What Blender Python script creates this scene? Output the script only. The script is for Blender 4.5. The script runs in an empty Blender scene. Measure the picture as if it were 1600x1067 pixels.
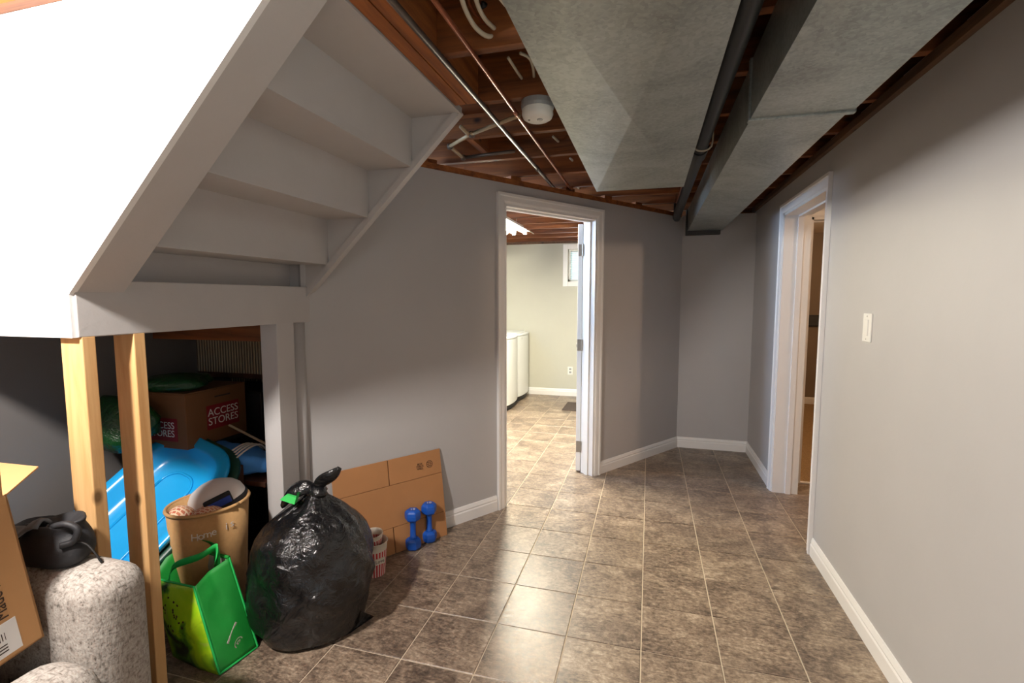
import bpy, bmesh, math, random
from mathutils import Vector, Matrix, noise
random.seed(7)
S = bpy.context.scene
COL = S.collection
R = math.radians

# ------------------------------------------------------------------ camera
CAMH, PITCH, YAW, FPX = 1.40, R(5.05), R(15.65), 764.0
cam = bpy.data.objects.new('camera', bpy.data.cameras.new('camera'))
COL.objects.link(cam)
cam.data.sensor_width = 36.0
cam.data.lens = FPX / 1600 * 36.0
cam.data.clip_start = 0.02
cam.location = (0, 0, CAMH)
cam.rotation_euler = (math.pi / 2 - PITCH, 0, YAW)
S.camera = cam

# ------------------------------------------------------------------ world, exposure
W = bpy.data.worlds.new('world'); S.world = W; W.use_nodes = True
W.node_tree.nodes['Background'].inputs[0].default_value = (0.62, 0.76, 1.0, 1)
W.node_tree.nodes['Background'].inputs[1].default_value = 0.4
S.view_settings.view_transform = 'Standard'
S.view_settings.look = 'None'
S.view_settings.gamma = 1.0
S.view_settings.use_curve_mapping = False
S.view_settings.exposure = 0.0

# ------------------------------------------------------------------ lights
def lamp(name, kind, loc, energy, col, size=0.1, size_y=None, aim=None):
    d = bpy.data.lights.new(name, kind); d.energy = energy; d.color = col
    if kind == 'AREA':
        d.shape = 'RECTANGLE'; d.size = size; d.size_y = size_y or size
    else:
        d.shadow_soft_size = size
    o = bpy.data.objects.new(name, d); COL.objects.link(o); o.location = loc
    if aim is not None:
        o.rotation_euler = Vector(aim).to_track_quat('-Z', 'Y').to_euler()
    return o
lamp('light_bulb', 'POINT', (-1.42, 0.16, 2.10), 250, (1.0, 0.955, 0.90), 0.07)
lamp('light_hall', 'POINT', (2.4, 3.07, 2.10), 40, (1.0, 0.70, 0.46), 0.06)
lamp('light_carpet_room', 'POINT', (2.3, 5.4, 2.05), 32, (1.0, 0.68, 0.40), 0.08)
lamp('daylight_landing', 'AREA', (-2.44, 1.62, 1.95), 60, (0.6, 0.8, 1.0), 0.7, 0.7, (1, 0.6, -0.25))
lamp('daylight_laundry_side', 'AREA', (-2.44, 3.25, 1.80), 60, (0.45, 0.65, 1.0), 0.6, 0.55, (1, 0.05, -0.25))
lamp('daylight_laundry_rear', 'AREA', (-0.86, 6.80, 1.86), 8, (0.8, 0.92, 1.0), 0.5, 0.4, (0, -1, -0.2))
lamp('fill_rear', 'AREA', (0.1, -3.35, 1.75), 7, (0.72, 0.85, 1.0), 1.3, 0.6, (0, 1, -0.12))  # added fill light behind the camera, no known source

# ------------------------------------------------------------------ helpers
def ray(x, y):
    r = (x - 800) / FPX; d = (y - 533.5) / FPX
    fw = math.cos(PITCH) - d * math.sin(PITCH); up = -d * math.cos(PITCH) - math.sin(PITCH)
    return Vector((r * math.cos(YAW) - fw * math.sin(YAW), r * math.sin(YAW) + fw * math.cos(YAW), up))
def px(x, y, X=None, Y=None, Z=None):
    """point on a known plane of the place that shows at a photo pixel"""
    d = ray(x, y)
    t = X / d.x if X is not None else Y / d.y if Y is not None else (Z - CAMH) / d.z
    return Vector((0, 0, CAMH)) + d * t

def s2l(c): return c / 12.92 if c <= 0.04045 else ((c + 0.055) / 1.055) ** 2.4
def rgb(r, g, b): return (s2l(r / 255), s2l(g / 255), s2l(b / 255), 1)

MATS = {}
class NT:
    def __init__(s, name):
        m = bpy.data.materials.new(name); m.use_nodes = True; MATS[name] = m; s.m = m
        s.t = m.node_tree; s.b = s.t.nodes['Principled BSDF']
    def n(s, kind, **kw):
        nd = s.t.nodes.new(kind)
        for k, v in kw.items():
            if k in nd.inputs.keys(): nd.inputs[k].default_value = v
            else: setattr(nd, k, v)
        return nd
    def l(s, a, b): s.t.links.new(a, b)
    def set(s, **kw):
        for k, v in kw.items(): s.b.inputs[k.replace('_', ' ')].default_value = v
    def coord(s, scale=(1, 1, 1), rnd=True, which='Object'):
        tc = s.n('ShaderNodeTexCoord'); mp = s.n('ShaderNodeMapping'); mp.inputs['Scale'].default_value = scale
        if rnd:
            oi = s.n('ShaderNodeObjectInfo'); mu = s.n('ShaderNodeMath', operation='MULTIPLY'); mu.inputs[1].default_value = 37.0
            s.l(oi.outputs['Random'], mu.inputs[0])
            ad = s.n('ShaderNodeVectorMath', operation='ADD')
            s.l(tc.outputs[which], ad.inputs[0]); s.l(mu.outputs[0], ad.inputs[1]); s.l(ad.outputs[0], mp.inputs['Vector'])
        else: s.l(tc.outputs[which], mp.inputs['Vector'])
        return mp.outputs[0]
    def noise(s, vec, scale, detail=4, rough=0.6, dist=0.0):
        nz = s.n('ShaderNodeTexNoise'); nz.inputs['Scale'].default_value = scale; nz.inputs['Detail'].default_value = detail
        nz.inputs['Roughness'].default_value = rough; nz.inputs['Distortion'].default_value = dist
        s.l(vec, nz.inputs['Vector']); return nz.outputs['Fac']
    def ramp(s, fac, stops):
        rp = s.n('ShaderNodeValToRGB'); e = rp.color_ramp.elements
        while len(e) < len(stops): e.new(0.5)
        for i, (p, c) in enumerate(stops): e[i].position = p; e[i].color = c
        s.l(fac, rp.inputs['Fac']); return rp.outputs['Color']
    def bump(s, h, strength, dist=0.01):
        bp = s.n('ShaderNodeBump'); bp.inputs['Strength'].default_value = strength; bp.inputs['Distance'].default_value = dist
        s.l(h, bp.inputs['Height']); s.l(bp.outputs['Normal'], s.b.inputs['Normal'])
def gray(v): return (v, v, v, 1)

def flat(name, c, rough=0.6, metal=0.0, var=0.06, scale=9, bump=0.0, spec=0.5):
    k = NT(name); v = k.coord()
    f = k.noise(v, scale, 5)
    lo = tuple(max(0, x * (1 - var)) for x in c[:3]) + (1,); hi = tuple(min(1, x * (1 + var)) for x in c[:3]) + (1,)
    k.l(k.ramp(f, [(0.3, lo), (0.7, hi)]), k.b.inputs['Base Color'])
    k.set(Roughness=rough, Metallic=metal, Specular_IOR_Level=spec)
    if bump: k.bump(k.noise(v, scale * 12, 3), bump, 0.004)
    return k
def wood(name, c1, c2, axis, rough=0.65, knots=True):
    k = NT(name); sc = [14, 14, 14]; sc[axis] = 1.0
    v = k.coord(tuple(sc)); f = k.noise(v, 1.6, 8, 0.65, 0.6)
    c = k.ramp(f, [(0.30, c1), (0.68, c2)])
    if knots:
        ks = [5, 5, 5]; ks[axis] = 3.0
        v2 = k.coord(tuple(ks)); vo = k.n('ShaderNodeTexVoronoi'); vo.inputs['Scale'].default_value = 1.3; k.l(v2, vo.inputs['Vector'])
        kr = k.ramp(vo.outputs['Distance'], [(0.05, gray(0)), (0.12, gray(1))])
        mx = k.n('ShaderNodeMix', data_type='RGBA'); k.l(kr, mx.inputs['Factor'])
        mx.inputs[6].default_value = tuple(x * 0.35 for x in c1[:3]) + (1,); k.l(c, mx.inputs[7]); c = mx.outputs[2]
    k.l(c, k.b.inputs['Base Color']); k.set(Roughness=rough); k.bump(f, 0.15, 0.003)

# walls, trim
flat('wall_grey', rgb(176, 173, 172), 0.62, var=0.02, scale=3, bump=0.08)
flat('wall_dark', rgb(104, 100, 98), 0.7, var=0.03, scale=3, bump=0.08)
flat('wall_green_grey', rgb(190, 188, 174), 0.62, var=0.02, scale=3, bump=0.08)
flat('wall_brown', rgb(128, 110, 92), 0.7, var=0.03, scale=3, bump=0.08)
flat('ceiling_white', rgb(225, 214, 198), 0.8, var=0.02)
flat('trim_white', rgb(228, 225, 222), 0.38, var=0.015, scale=4)
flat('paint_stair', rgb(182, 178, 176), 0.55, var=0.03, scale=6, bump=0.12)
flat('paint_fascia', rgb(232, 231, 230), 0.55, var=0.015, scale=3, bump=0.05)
flat('concrete', rgb(96, 90, 84), 0.9, var=0.1)
wood('joist_x', rgb(78, 38, 14), rgb(150, 88, 40), 0)
wood('joist_y', rgb(96, 50, 18), rgb(176, 104, 48), 1)
wood('subfloor', rgb(44, 22, 10), rgb(84, 46, 22), 1, knots=False)
wood('pine_z', rgb(194, 144, 88), rgb(224, 182, 128), 2)
wood('plate_dark', rgb(62, 42, 28), rgb(112, 80, 52), 1)
wood('dark_wood', rgb(48, 26, 16), rgb(84, 48, 28), 2, knots=False)
wood('stick_wood', rgb(150, 130, 105), rgb(190, 170, 140), 0, knots=False)

def stone(name, grid):
    k = NT(name); v = k.coord((1, 1, 1), True)
    big = k.noise(v, 4.5, 6, 0.65, 0.8); v2 = k.coord((9, 24, 9), True); fine = k.noise(v2, 2.2, 8, 0.75, 1.2)
    grit = k.noise(v, 55, 4, 0.7)
    a = k.n('ShaderNodeMath', operation='MULTIPLY_ADD'); k.l(fine, a.inputs[0]); a.inputs[1].default_value = 0.55; 
    b = k.n('ShaderNodeMath', operation='MULTIPLY'); k.l(big, b.inputs[0]); b.inputs[1].default_value = 0.45; k.l(b.outputs[0], a.inputs[2])
    g = k.n('ShaderNodeMath', operation='MULTIPLY_ADD'); k.l(grit, g.inputs[0]); g.inputs[1].default_value = 0.35; k.l(a.outputs[0], g.inputs[2])
    c = k.ramp(g.outputs[0], [(0.50, rgb(60, 49, 42)), (0.62, rgb(106, 90, 77)), (0.74, rgb(154, 135, 115)), (0.86, rgb(198, 181, 160))])
    k.l(c, k.b.inputs['Base Color'])
    rr = k.ramp(fine, [(0.3, gray(0.27)), (0.7, gray(0.46))]); k.l(rr, k.b.inputs['Roughness'])
    k.set(Specular_IOR_Level=0.55); k.bump(g.outputs[0], 0.18, 0.004)
stone('tile_stone', False)
flat('grout', rgb(206, 190, 166), 0.8, var=0.05)
k = NT('carpet'); v = k.coord((1, 1, 1), False); f = k.noise(v, 160, 4, 0.8)
k.l(k.ramp(f, [(0.35, rgb(120, 92, 60)), (0.65, rgb(196, 162, 116))]), k.b.inputs['Base Color']); k.set(Roughness=0.95); k.bump(f, 0.8, 0.01)

# metal
k = NT('galvanised'); v = k.coord(); vo = k.n('ShaderNodeTexVoronoi'); vo.inputs['Scale'].default_value = 110; k.l(v, vo.inputs['Vector'])
sm = k.noise(v, 2.5, 6, 0.7, 1.0)
mixv = k.n('ShaderNodeMath', operation='MULTIPLY_ADD'); k.l(vo.outputs['Color'], mixv.inputs[0]); mixv.inputs[1].default_value = 0.22; k.l(sm, mixv.inputs[2])
k.l(k.ramp(mixv.outputs[0], [(0.35, rgb(126, 132, 130)), (0.75, rgb(172, 179, 176))]), k.b.inputs['Base Color'])
k.set(Metallic=0.6, Roughness=0.42); k.bump(sm, 0.02, 0.01)
flat('abs_black', rgb(30, 30, 32), 0.42, var=0.1)
flat('copper', rgb(150, 84, 52), 0.42, 0.75, var=0.15, scale=20)
flat('steel_pipe', rgb(96, 84, 76), 0.45, 0.6, var=0.15, scale=20)
flat('pex_beige', rgb(170, 148, 118), 0.5, var=0.05)
flat('cable_white', rgb(196, 184, 164), 0.5, var=0.05)
flat('cable_black', rgb(26, 24, 24), 0.5, var=0.05)
flat('hinge_nickel', rgb(170, 165, 158), 0.35, 0.9, var=0.05)
flat('plastic_white', rgb(228, 226, 220), 0.4, var=0.01)
flat('plastic_grey', rgb(150, 150, 150), 0.4, var=0.02)
flat('enamel_white', rgb(232, 233, 230), 0.25, var=0.01)
flat('dark_grey', rgb(52, 50, 50), 0.6, var=0.08)
flat('black_plastic', rgb(22, 22, 24), 0.45, var=0.1)
flat('mat_dark', rgb(70, 58, 52), 0.95, var=0.1, scale=60)
# stored things
def ribbed():
    k = NT('ribbed_mat'); v = k.coord((1, 1, 1), False)
    wv = k.n('ShaderNodeTexWave', wave_type='BANDS', bands_direction='X'); wv.inputs['Scale'].default_value = 17; wv.inputs['Distortion'].default_value = 0.5; k.l(v, wv.inputs['Vector'])
    k.l(k.ramp(wv.outputs['Fac'], [(0.15, rgb(110, 98, 80)), (0.7, rgb(186, 172, 146))]), k.b.inputs['Base Color']); k.set(Roughness=0.9); k.bump(wv.outputs['Fac'], 0.7, 0.01)
ribbed()
k = NT('sofa_fabric'); v = k.coord((1, 1, 1), False)
v2 = k.coord((60, 170, 60), False); f1 = k.noise(v2, 1.0, 3, 0.6); v3 = k.coord((150, 60, 150), False); f2 = k.noise(v3, 1.0, 3, 0.6)
mn = k.n('ShaderNodeMath', operation='MINIMUM'); k.l(f1, mn.inputs[0]); k.l(f2, mn.inputs[1])
k.l(k.ramp(mn.outputs[0], [(0.27, rgb(92, 84, 76)), (0.42, rgb(156, 148, 140)), (0.6, rgb(184, 178, 170))]), k.b.inputs['Base Color']); k.set(Roughness=0.95); k.bump(f1, 0.5, 0.004)
flat('cardboard', rgb(196, 148, 98), 0.8, var=0.05, scale=5, bump=0.05)
flat('cardboard_brown', rgb(168, 118, 74), 0.8, var=0.05, scale=5, bump=0.05)
flat('cardboard_edge', rgb(120, 82, 52), 0.85, var=0.08)
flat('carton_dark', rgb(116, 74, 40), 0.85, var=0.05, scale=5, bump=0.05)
flat('label_dark_red', rgb(128, 14, 22), 0.7, var=0.04)
flat('ink', rgb(58, 40, 30), 0.8, var=0.02)
flat('ink_white', rgb(225, 215, 205), 0.7, var=0.02)
flat('paper_white', rgb(232, 230, 228), 0.6, var=0.01)
k = NT('bag_black'); v = k.coord((1, 1, 1), False); f = k.noise(v, 16, 5, 0.6, 1.4)
k.set(Base_Color=rgb(16, 16, 18), Roughness=0.17, Specular_IOR_Level=0.7); k.bump(f, 0.5, 0.03)
k = NT('bag_dark_green'); v = k.coord((1, 1, 1), False); f = k.noise(v, 14, 5, 0.6, 1.2)
k.set(Base_Color=rgb(18, 62, 26), Roughness=0.25); k.bump(f, 0.6, 0.03)
flat('tag_green', rgb(60, 190, 90), 0.5, var=0.03)
flat('vinyl_blue', rgb(22, 82, 176), 0.42, var=0.06)
flat('tub_blue', rgb(30, 160, 226), 0.25, var=0.02)
flat('tub_green', rgb(24, 66, 52), 0.4, var=0.05)
flat('cloth_blue', rgb(70, 140, 214), 0.85, var=0.12, scale=14)
flat('cord_white', rgb(214, 206, 194), 0.7, var=0.03)
flat('felt_tan', rgb(190, 148, 98), 0.95, var=0.07, scale=60, bump=0.3)
flat('bag_green', rgb(10, 128, 42), 0.55, var=0.12, scale=7, bump=0.1)
flat('bag_green_trim', rgb(30, 178, 84), 0.55, var=0.05)
k = NT('kiwi_print'); v = k.coord((1, 1, 1), False); f = k.noise(v, 7.5, 3, 0.5, 0.8)
k.l(k.ramp(f, [(0.36, rgb(34, 52, 14)), (0.44, rgb(92, 150, 26)), (0.54, rgb(172, 214, 30)), (0.66, rgb(150, 205, 20)), (0.80, rgb(176, 178, 96))]), k.b.inputs['Base Color']); k.set(Roughness=0.45)
flat('lining_grey', rgb(130, 132, 118), 0.7, var=0.05)
flat('pouch_grey', rgb(104, 106, 110), 0.55, var=0.15, scale=12, bump=0.2)
flat('pouch_dark', rgb(34, 34, 37), 0.6, var=0.15, scale=12, bump=0.2)
flat('cap_white', rgb(214, 208, 204), 0.85, var=0.03)
flat('cap_black', rgb(26, 25, 28), 0.8, var=0.05)
flat('cap_blue', rgb(28, 60, 150), 0.7, var=0.1)
k = NT('plaid'); v = k.coord((1, 1, 1), False); br = k.n('ShaderNodeTexBrick'); br.inputs['Scale'].default_value = 22; k.l(v, br.inputs['Vector'])
br.inputs['Color1'].default_value = rgb(206, 140, 104); br.inputs['Color2'].default_value = rgb(176, 92, 70); br.inputs['Mortar'].default_value = rgb(226, 200, 170); br.inputs['Mortar Size'].default_value = 0.05
k.l(br.outputs['Color'], k.b.inputs['Base Color']); k.set(Roughness=0.9)
flat('cloth_red', rgb(150, 18, 24), 0.9, var=0.1)
flat('bucket_cream', rgb(222, 212, 196), 0.45, var=0.02)
k = NT('bucket_stripes'); tc = k.n('ShaderNodeTexCoord'); sp = k.n('ShaderNodeSeparateXYZ'); k.l(tc.outputs['Object'], sp.inputs[0])
at = k.n('ShaderNodeMath', operation='ARCTAN2'); k.l(sp.outputs['Y'], at.inputs[0]); k.l(sp.outputs['X'], at.inputs[1])
mu = k.n('ShaderNodeMath', operation='MULTIPLY'); k.l(at.outputs[0], mu.inputs[0]); mu.inputs[1].default_value = 24.0
sn = k.n('ShaderNodeMath', operation='SINE'); k.l(mu.outputs[0], sn.inputs[0])
k.l(k.ramp(sn.outputs[0], [(0.0, rgb(196, 42, 48)), (0.12, rgb(226, 206, 196))]), k.b.inputs['Base Color']); k.set(Roughness=0.45)
def emis(name, c, s):
    k = NT(name); k.set(Base_Color=c, Emission_Color=c, Emission_Strength=s)
emis('tube_glow', (1.0, 0.93, 0.74, 1), 760.0)
emis('sky_pane', (0.72, 0.93, 0.97, 1), 0.95)
emis('led', (0.9, 0.95, 1, 1), 2.0)

class MB:
    def __init__(s): s.v = []; s.f = []
    def add(s, vs, fs):
        o = len(s.v); s.v += [Vector(p) for p in vs]; s.f += [[i + o for i in f] for f in fs]; return s
    def box(s, x0, x1, y0, y1, z0, z1):
        return s.add([(x, y, z) for z in (z0, z1) for y in (y0, y1) for x in (x0, x1)],
                     [(0, 2, 3, 1), (4, 5, 7, 6), (0, 1, 5, 4), (2, 6, 7, 3), (0, 4, 6, 2), (1, 3, 7, 5)])
    def prism(s, poly, fn, t0, t1):
        n = len(poly)
        return s.add([fn(a, b, t) for t in (t0, t1) for a, b in poly],
                     [list(range(n)), list(range(n, 2 * n))] + [(i, (i + 1) % n, (i + 1) % n + n, i + n) for i in range(n)])
    def lathe(s, prof, seg=32, c=(0, 0, 0), fn=None, cap0=True, cap1=True):
        vs = []
        for j, (r, z) in enumerate(prof):
            for i in range(seg):
                a = 2 * math.pi * i / seg
                p = Vector((r * math.cos(a), r * math.sin(a), z))
                if fn: p = fn(p, a, j / (len(prof) - 1))
                vs.append(p + Vector(c))
        fs = [(j * seg + i, j * seg + (i + 1) % seg, (j + 1) * seg + (i + 1) % seg, (j + 1) * seg + i) for j in range(len(prof) - 1) for i in range(seg)]
        if cap0: fs.append(list(range(seg)))
        if cap1: fs.append([(len(prof) - 1) * seg + i for i in range(seg)])
        return s.add(vs, fs)
    def tube(s, pts, r, seg=10, smooth=0, flatz=1.0):
        P = [Vector(p) for p in pts]
        if smooth:
            Q = []
            for i in range(len(P) - 1):
                a, b, c, d = P[max(i - 1, 0)], P[i], P[i + 1], P[min(i + 2, len(P) - 1)]
                for k in range(smooth):
                    t = k / smooth
                    Q.append(0.5 * ((2 * b) + (c - a) * t + (2 * a - 5 * b + 4 * c - d) * t * t + (3 * b - a - 3 * c + d) * t ** 3))
            P = Q + [P[-1]]
        up = None; vs = []
        for i, p in enumerate(P):
            t = (P[min(i + 1, len(P) - 1)] - P[max(i - 1, 0)]).normalized()
            if up is None: up = t.orthogonal().normalized()
            up = (up - t * up.dot(t)).normalized(); w = t.cross(up)
            rr = r(i / (len(P) - 1)) if callable(r) else r
            vs += [p + rr * (math.cos(2 * math.pi * k / seg) * up + flatz * math.sin(2 * math.pi * k / seg) * w) for k in range(seg)]
        n = len(P)
        fs = [(j * seg + i, j * seg + (i + 1) % seg, (j + 1) * seg + (i + 1) % seg, (j + 1) * seg + i) for j in range(n - 1) for i in range(seg)]
        fs += [list(range(seg)), [(n - 1) * seg + i for i in range(seg)]]
        return s.add(vs, fs)
    def xf(s, M): s.v = [M @ p for p in s.v]; return s
    def build(s, name, mat, parent=None, loc=(0, 0, 0), bev=0, seg=2, smooth=False, world=True, sub=0):
        off = Vector(loc)
        if parent is not None and world: off = off - WLOC.get(parent.name, Vector())
        me = bpy.data.meshes.new(name)
        me.from_pydata([tuple(p) for p in s.v], [], s.f)
        bm = bmesh.new(); bm.from_mesh(me); bmesh.ops.recalc_face_normals(bm, faces=bm.faces); bm.to_mesh(me); bm.free()
        if mat: me.materials.append(MATS[mat])
        if smooth:
            for p in me.polygons: p.use_smooth = True
        o = bpy.data.objects.new(name, me); COL.objects.link(o)
        if parent is not None: o.parent = parent
        o.location = off
        if bev:
            m = o.modifiers.new('bevel', 'BEVEL'); m.width = bev; m.segments = seg; m.limit_method = 'ANGLE'; m.angle_limit = R(40)
        if sub:
            m = o.modifiers.new('sub', 'SUBSURF'); m.levels = sub; m.render_levels = sub
        return o
    def at(s, name, mat, base, **kw):
        """top-level mesh with its origin at its base"""
        b = Vector(base); s.v = [p - b for p in s.v]
        return s.build(name, mat, None, loc=b, **kw)
WLOC = {}
def thing(name, label, cat, loc=(0, 0, 0), group=None):
    o = bpy.data.objects.new(name, None); COL.objects.link(o); o.location = loc; o.empty_display_size = 0.05
    WLOC[o.name] = Vector(loc)
    return tag(o, label, cat, group)
def tag(o, label, cat, group=None):
    o['label'] = label; o['category'] = cat
    if group: o['group'] = group
    return o
def struct(o, label, cat=None):
    o['kind'] = 'structure'; o['label'] = label; o['category'] = cat or o.name.split('_')[0]
    WLOC.setdefault(o.name, o.location.copy()); return o
def text(name, body, size, M, mat, parent, ext=0.0004, align='CENTER'):
    cu = bpy.data.curves.new(name, 'FONT'); cu.body = body; cu.size = size; cu.extrude = ext; cu.align_x = align; cu.align_y = 'CENTER'
    cu.space_line = 0.85
    t = bpy.data.objects.new('tmp', cu); COL.objects.link(t)
    me = bpy.data.meshes.new_from_object(t.evaluated_get(bpy.context.evaluated_depsgraph_get()))
    bpy.data.objects.remove(t); bpy.data.curves.remove(cu)
    me.materials.clear(); me.materials.append(MATS[mat])
    off = Matrix.Translation(-WLOC.get(parent.name, Vector())) if parent else Matrix()
    me.transform(off @ M)
    o = bpy.data.objects.new(name, me); COL.objects.link(o); o.parent = parent
    return o
def frame(o, x, y):
    """matrix with columns x, y, x*y at o (text plane)"""
    x = Vector(x).normalized(); z = x.cross(Vector(y)).normalized(); y = z.cross(x)
    return Matrix(((x.x, y.x, z.x, o[0]), (x.y, y.y, z.y, o[1]), (x.z, y.z, z.z, o[2]), (0, 0, 0, 1)))

# ------------------------------------------------------------------ the setting
XR, XL = 0.89, -2.50                       # right wall face, left wall face
YA, YB = 4.78, 6.91                        # alcove end wall, laundry end wall
ZJ, ZS = 2.20, 2.39                        # underside of joists, underside of subfloor
TR_ = 0.16                                 # right wall thickness
DP = Vector((-0.908, 3.051, 0)); DU = Vector((0.5656, 0.8247, 0)); DN = Vector((0.8247, -0.5656, 0))
MD = Matrix(((DU.x, DN.x, 0, DP.x), (DU.y, DN.y, 0, DP.y), (0, 0, 1, 0), (0, 0, 0, 1)))   # slanted wall: along, out of, up
UL, UR, UT = 0.0, 0.905, 2.005             # laundry door opening on the slanted wall
ULEFT, URIGHT, ZD = -1.262, 2.093, 2.13

fl = struct(MB().box(-2.7, 3.5, -3.6, 7.4, -0.10, -0.003).build('floor', 'grout'), 'brown slate look tile floor with pale joints', 'floor')
# tiles
tm = MB().box(-0.1477, 0.1477, -0.1477, 0.1477, -0.005, 0).build('tile', 'tile_stone', fl, bev=0.0015, seg=1)
first = True
def side(x, y): return (Vector((x, y, 0)) - DP).dot(DN)
for i in range(-9, 9):
    for j in range(-9, 17):
        x = 0.3 * i + 0.15; y = 1.907 + 0.3 * j + 0.15
        main = side(x, y) > -0.2 and x < 1.05 and -0.9 < y < 4.9
        laun = side(x, y) <= -0.2 and x < 0.45 and 2.4 < y < 7.0 and x > -2.0
        hall = 1.05 <= x < 2.3 and 2.7 < y < 4.1
        if not (main or laun or hall): continue
        if x < -1.75 and y < 1.1: continue
        if first: o = tm; first = False
        else:
            o = tm.copy(); COL.objects.link(o); o.parent = fl
        o.location = (x, y, 0)

# right wall with door opening
DY0, DY1, DZ = 2.975, 3.835, 1.985
m = MB()
m.box(XR, XR + TR_, -3.5, DY0, 0, 2.17); m.box(XR, XR + TR_, DY1, YA + 0.1, 0, 2.17); m.box(XR, XR + TR_, DY0, DY1, DZ, 2.17)
wr = struct(m.build('wall_right', 'wall_grey'), 'smooth pale grey painted wall with a doorway', 'wall')
MB().box(XR - 0.025, XR + TR_, -3.5, YA + 0.1, 2.165, ZJ).build('top_plate', 'plate_dark', wr)
m = MB().box(0.27, XR, YA, YA + 0.1, 0, 2.145)
struct(m.build('wall_alcove', 'wall_grey'), 'short grey wall closing the alcove between the two doorways', 'wall')
m = MB()
m.box(ULEFT, UL, -0.115, 0, 0, ZD); m.box(UR, URIGHT, -0.115, 0, 0, ZD); m.box(UL, UR, -0.115, 0, UT, ZD)
wd = struct(m.xf(MD).build('wall_slanted', 'wall_grey'), 'grey slanted wall holding the laundry room doorway', 'wall')
MB().box(ULEFT, URIGHT, -0.11, -0.012, ZD, ZD + 0.038).xf(MD).build('top_plate', 'joist_y', wd)
for u in (-0.55, 0.10, 0.62, 1.05, 1.45):
    MB().box(u, u + 0.09, -0.09, -0.05, ZD + 0.038, ZJ).xf(MD).build('blocking', 'joist_y', wd)
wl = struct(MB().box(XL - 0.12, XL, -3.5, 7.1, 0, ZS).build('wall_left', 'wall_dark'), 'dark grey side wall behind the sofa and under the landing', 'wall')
struct(MB().box(XL - 0.1, XR + TR_, -3.62, -3.5, 0, ZS).build('wall_rear', 'wall_grey'), 'grey wall at the open end of the basement room', 'wall')
# laundry end wall with window opening
WX0, WX1, WZ0, WZ1 = -1.115, -0.50, 1.635, 2.085
m = MB()
m.box(XL, WX0, YB, YB + 0.15, 0, 2.17); m.box(WX1, 0.5, YB, YB + 0.15, 0, 2.17); m.box(WX0, WX1, YB, YB + 0.15, 0, WZ0); m.box(WX0, WX1, YB, YB + 0.15, WZ1, 2.17)
wb = struct(m.build('wall_laundry', 'wall_green_grey'), 'pale greenish grey end wall of the laundry room', 'wall')
MB().box(XL, 0.5, YB - 0.002, YB + 0.12, 2.17, ZJ).build('top_plate', 'plate_dark', wb)
struct(MB().box(0.40, 0.50, YA + 0.1, YB, 0, 2.17).build('wall_laundry_side', 'wall_green_grey'), 'laundry room side wall behind the open door', 'wall')
# ceiling: subfloor with joists
ce = struct(MB().box(XL - 0.1, XR + TR_, -3.6, 7.1, ZS, ZS + 0.03).build('ceiling', 'subfloor'), 'open basement ceiling of bare wooden joists and subfloor', 'ceiling')
for k in range(-12, 14):
    y = 1.58 + 0.405 * k
    if y > YB - 0.02: break
    x0 = XL
    if k in (0, 1): x0 = -0.695
    if k == -1: y = 1.0
    MB().box(x0, XR + TR_ - 0.01, y - 0.019, y + 0.019, ZJ, ZS).build('joist', 'joist_x', ce)
MB().box(XL, XR + 0.1, YB - 0.045, YB - 0.004, ZJ, ZS).build('joist', 'joist_x', ce)
MB().box(XR + TR_ - 0.012, XR + TR_ + 0.03, -3.6, 7.1, ZJ, ZS).build('rim_joist', 'joist_y', ce)  # added board that blocks sky light leaking into the joist bays
for x in (-0.795, -0.742):
    MB().box(x, x + 0.048, 1.02, 1.966, ZJ - 0.004, ZS).build('trimmer', 'joist_y', ce)
MB().box(-2.45, -0.70, 2.085, 2.125, ZJ, ZS).build('trimmer', 'joist_x', ce)
for (x, y0, y1) in ((-0.95, 2.41, 2.77), (-0.12, 3.22, 3.58), (0.72, 2.41, 2.77), (0.25, 4.03, 4.38)):
    MB().box(x, x + 0.038, y0, y1, ZJ + 0.03, ZS).build('blocking', 'joist_y', ce)

# baseboards (profile: out from wall, height)
BB = [(0, 0), (0.014, 0), (0.014, 0.062), (0.010, 0.070), (0.012, 0.078), (0.006, 0.098), (0, 0.1)]
def baseboard(name, p0, p1, nrm, mat='trim_white', label='white moulded baseboard'):
    p0, p1, nrm = Vector(p0), Vector(p1), Vector(nrm)
    m = MB().prism(BB, lambda a, b, t: p0.lerp(p1, t) + nrm * a + Vector((0, 0, b)), 0, 1)
    return struct(m.build(name, mat), label, 'baseboard')
CW = 0.062
dpt = lambda u, n=0: MD @ Vector((u, n, 0))
baseboard('baseboard_right', (XR, -3.5, 0), (XR, DY0 - CW - 0.006, 0), (-1, 0, 0), label='white baseboard along the long bright right wall')
baseboard('baseboard_right_far', (XR, DY1 + CW + 0.006, 0), (XR, YA, 0), (-1, 0, 0), label='short white baseboard between doorway and alcove corner')
baseboard('baseboard_alcove', (0.28, YA, 0), (XR, YA, 0), (0, -1, 0), label='white baseboard on the alcove end wall')
baseboard('baseboard_slanted_left', dpt(ULEFT), dpt(UL - CW - 0.006), DN, label='white baseboard behind the leaning cardboard')
baseboard('baseboard_slanted_right', dpt(UR + CW + 0.006), dpt(URIGHT), DN, label='white baseboard from laundry doorway to the alcove')
baseboard('baseboard_laundry', (XL, YB, 0), (0.4, YB, 0), (0, -1, 0), label='white baseboard on the laundry end wall')

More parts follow.
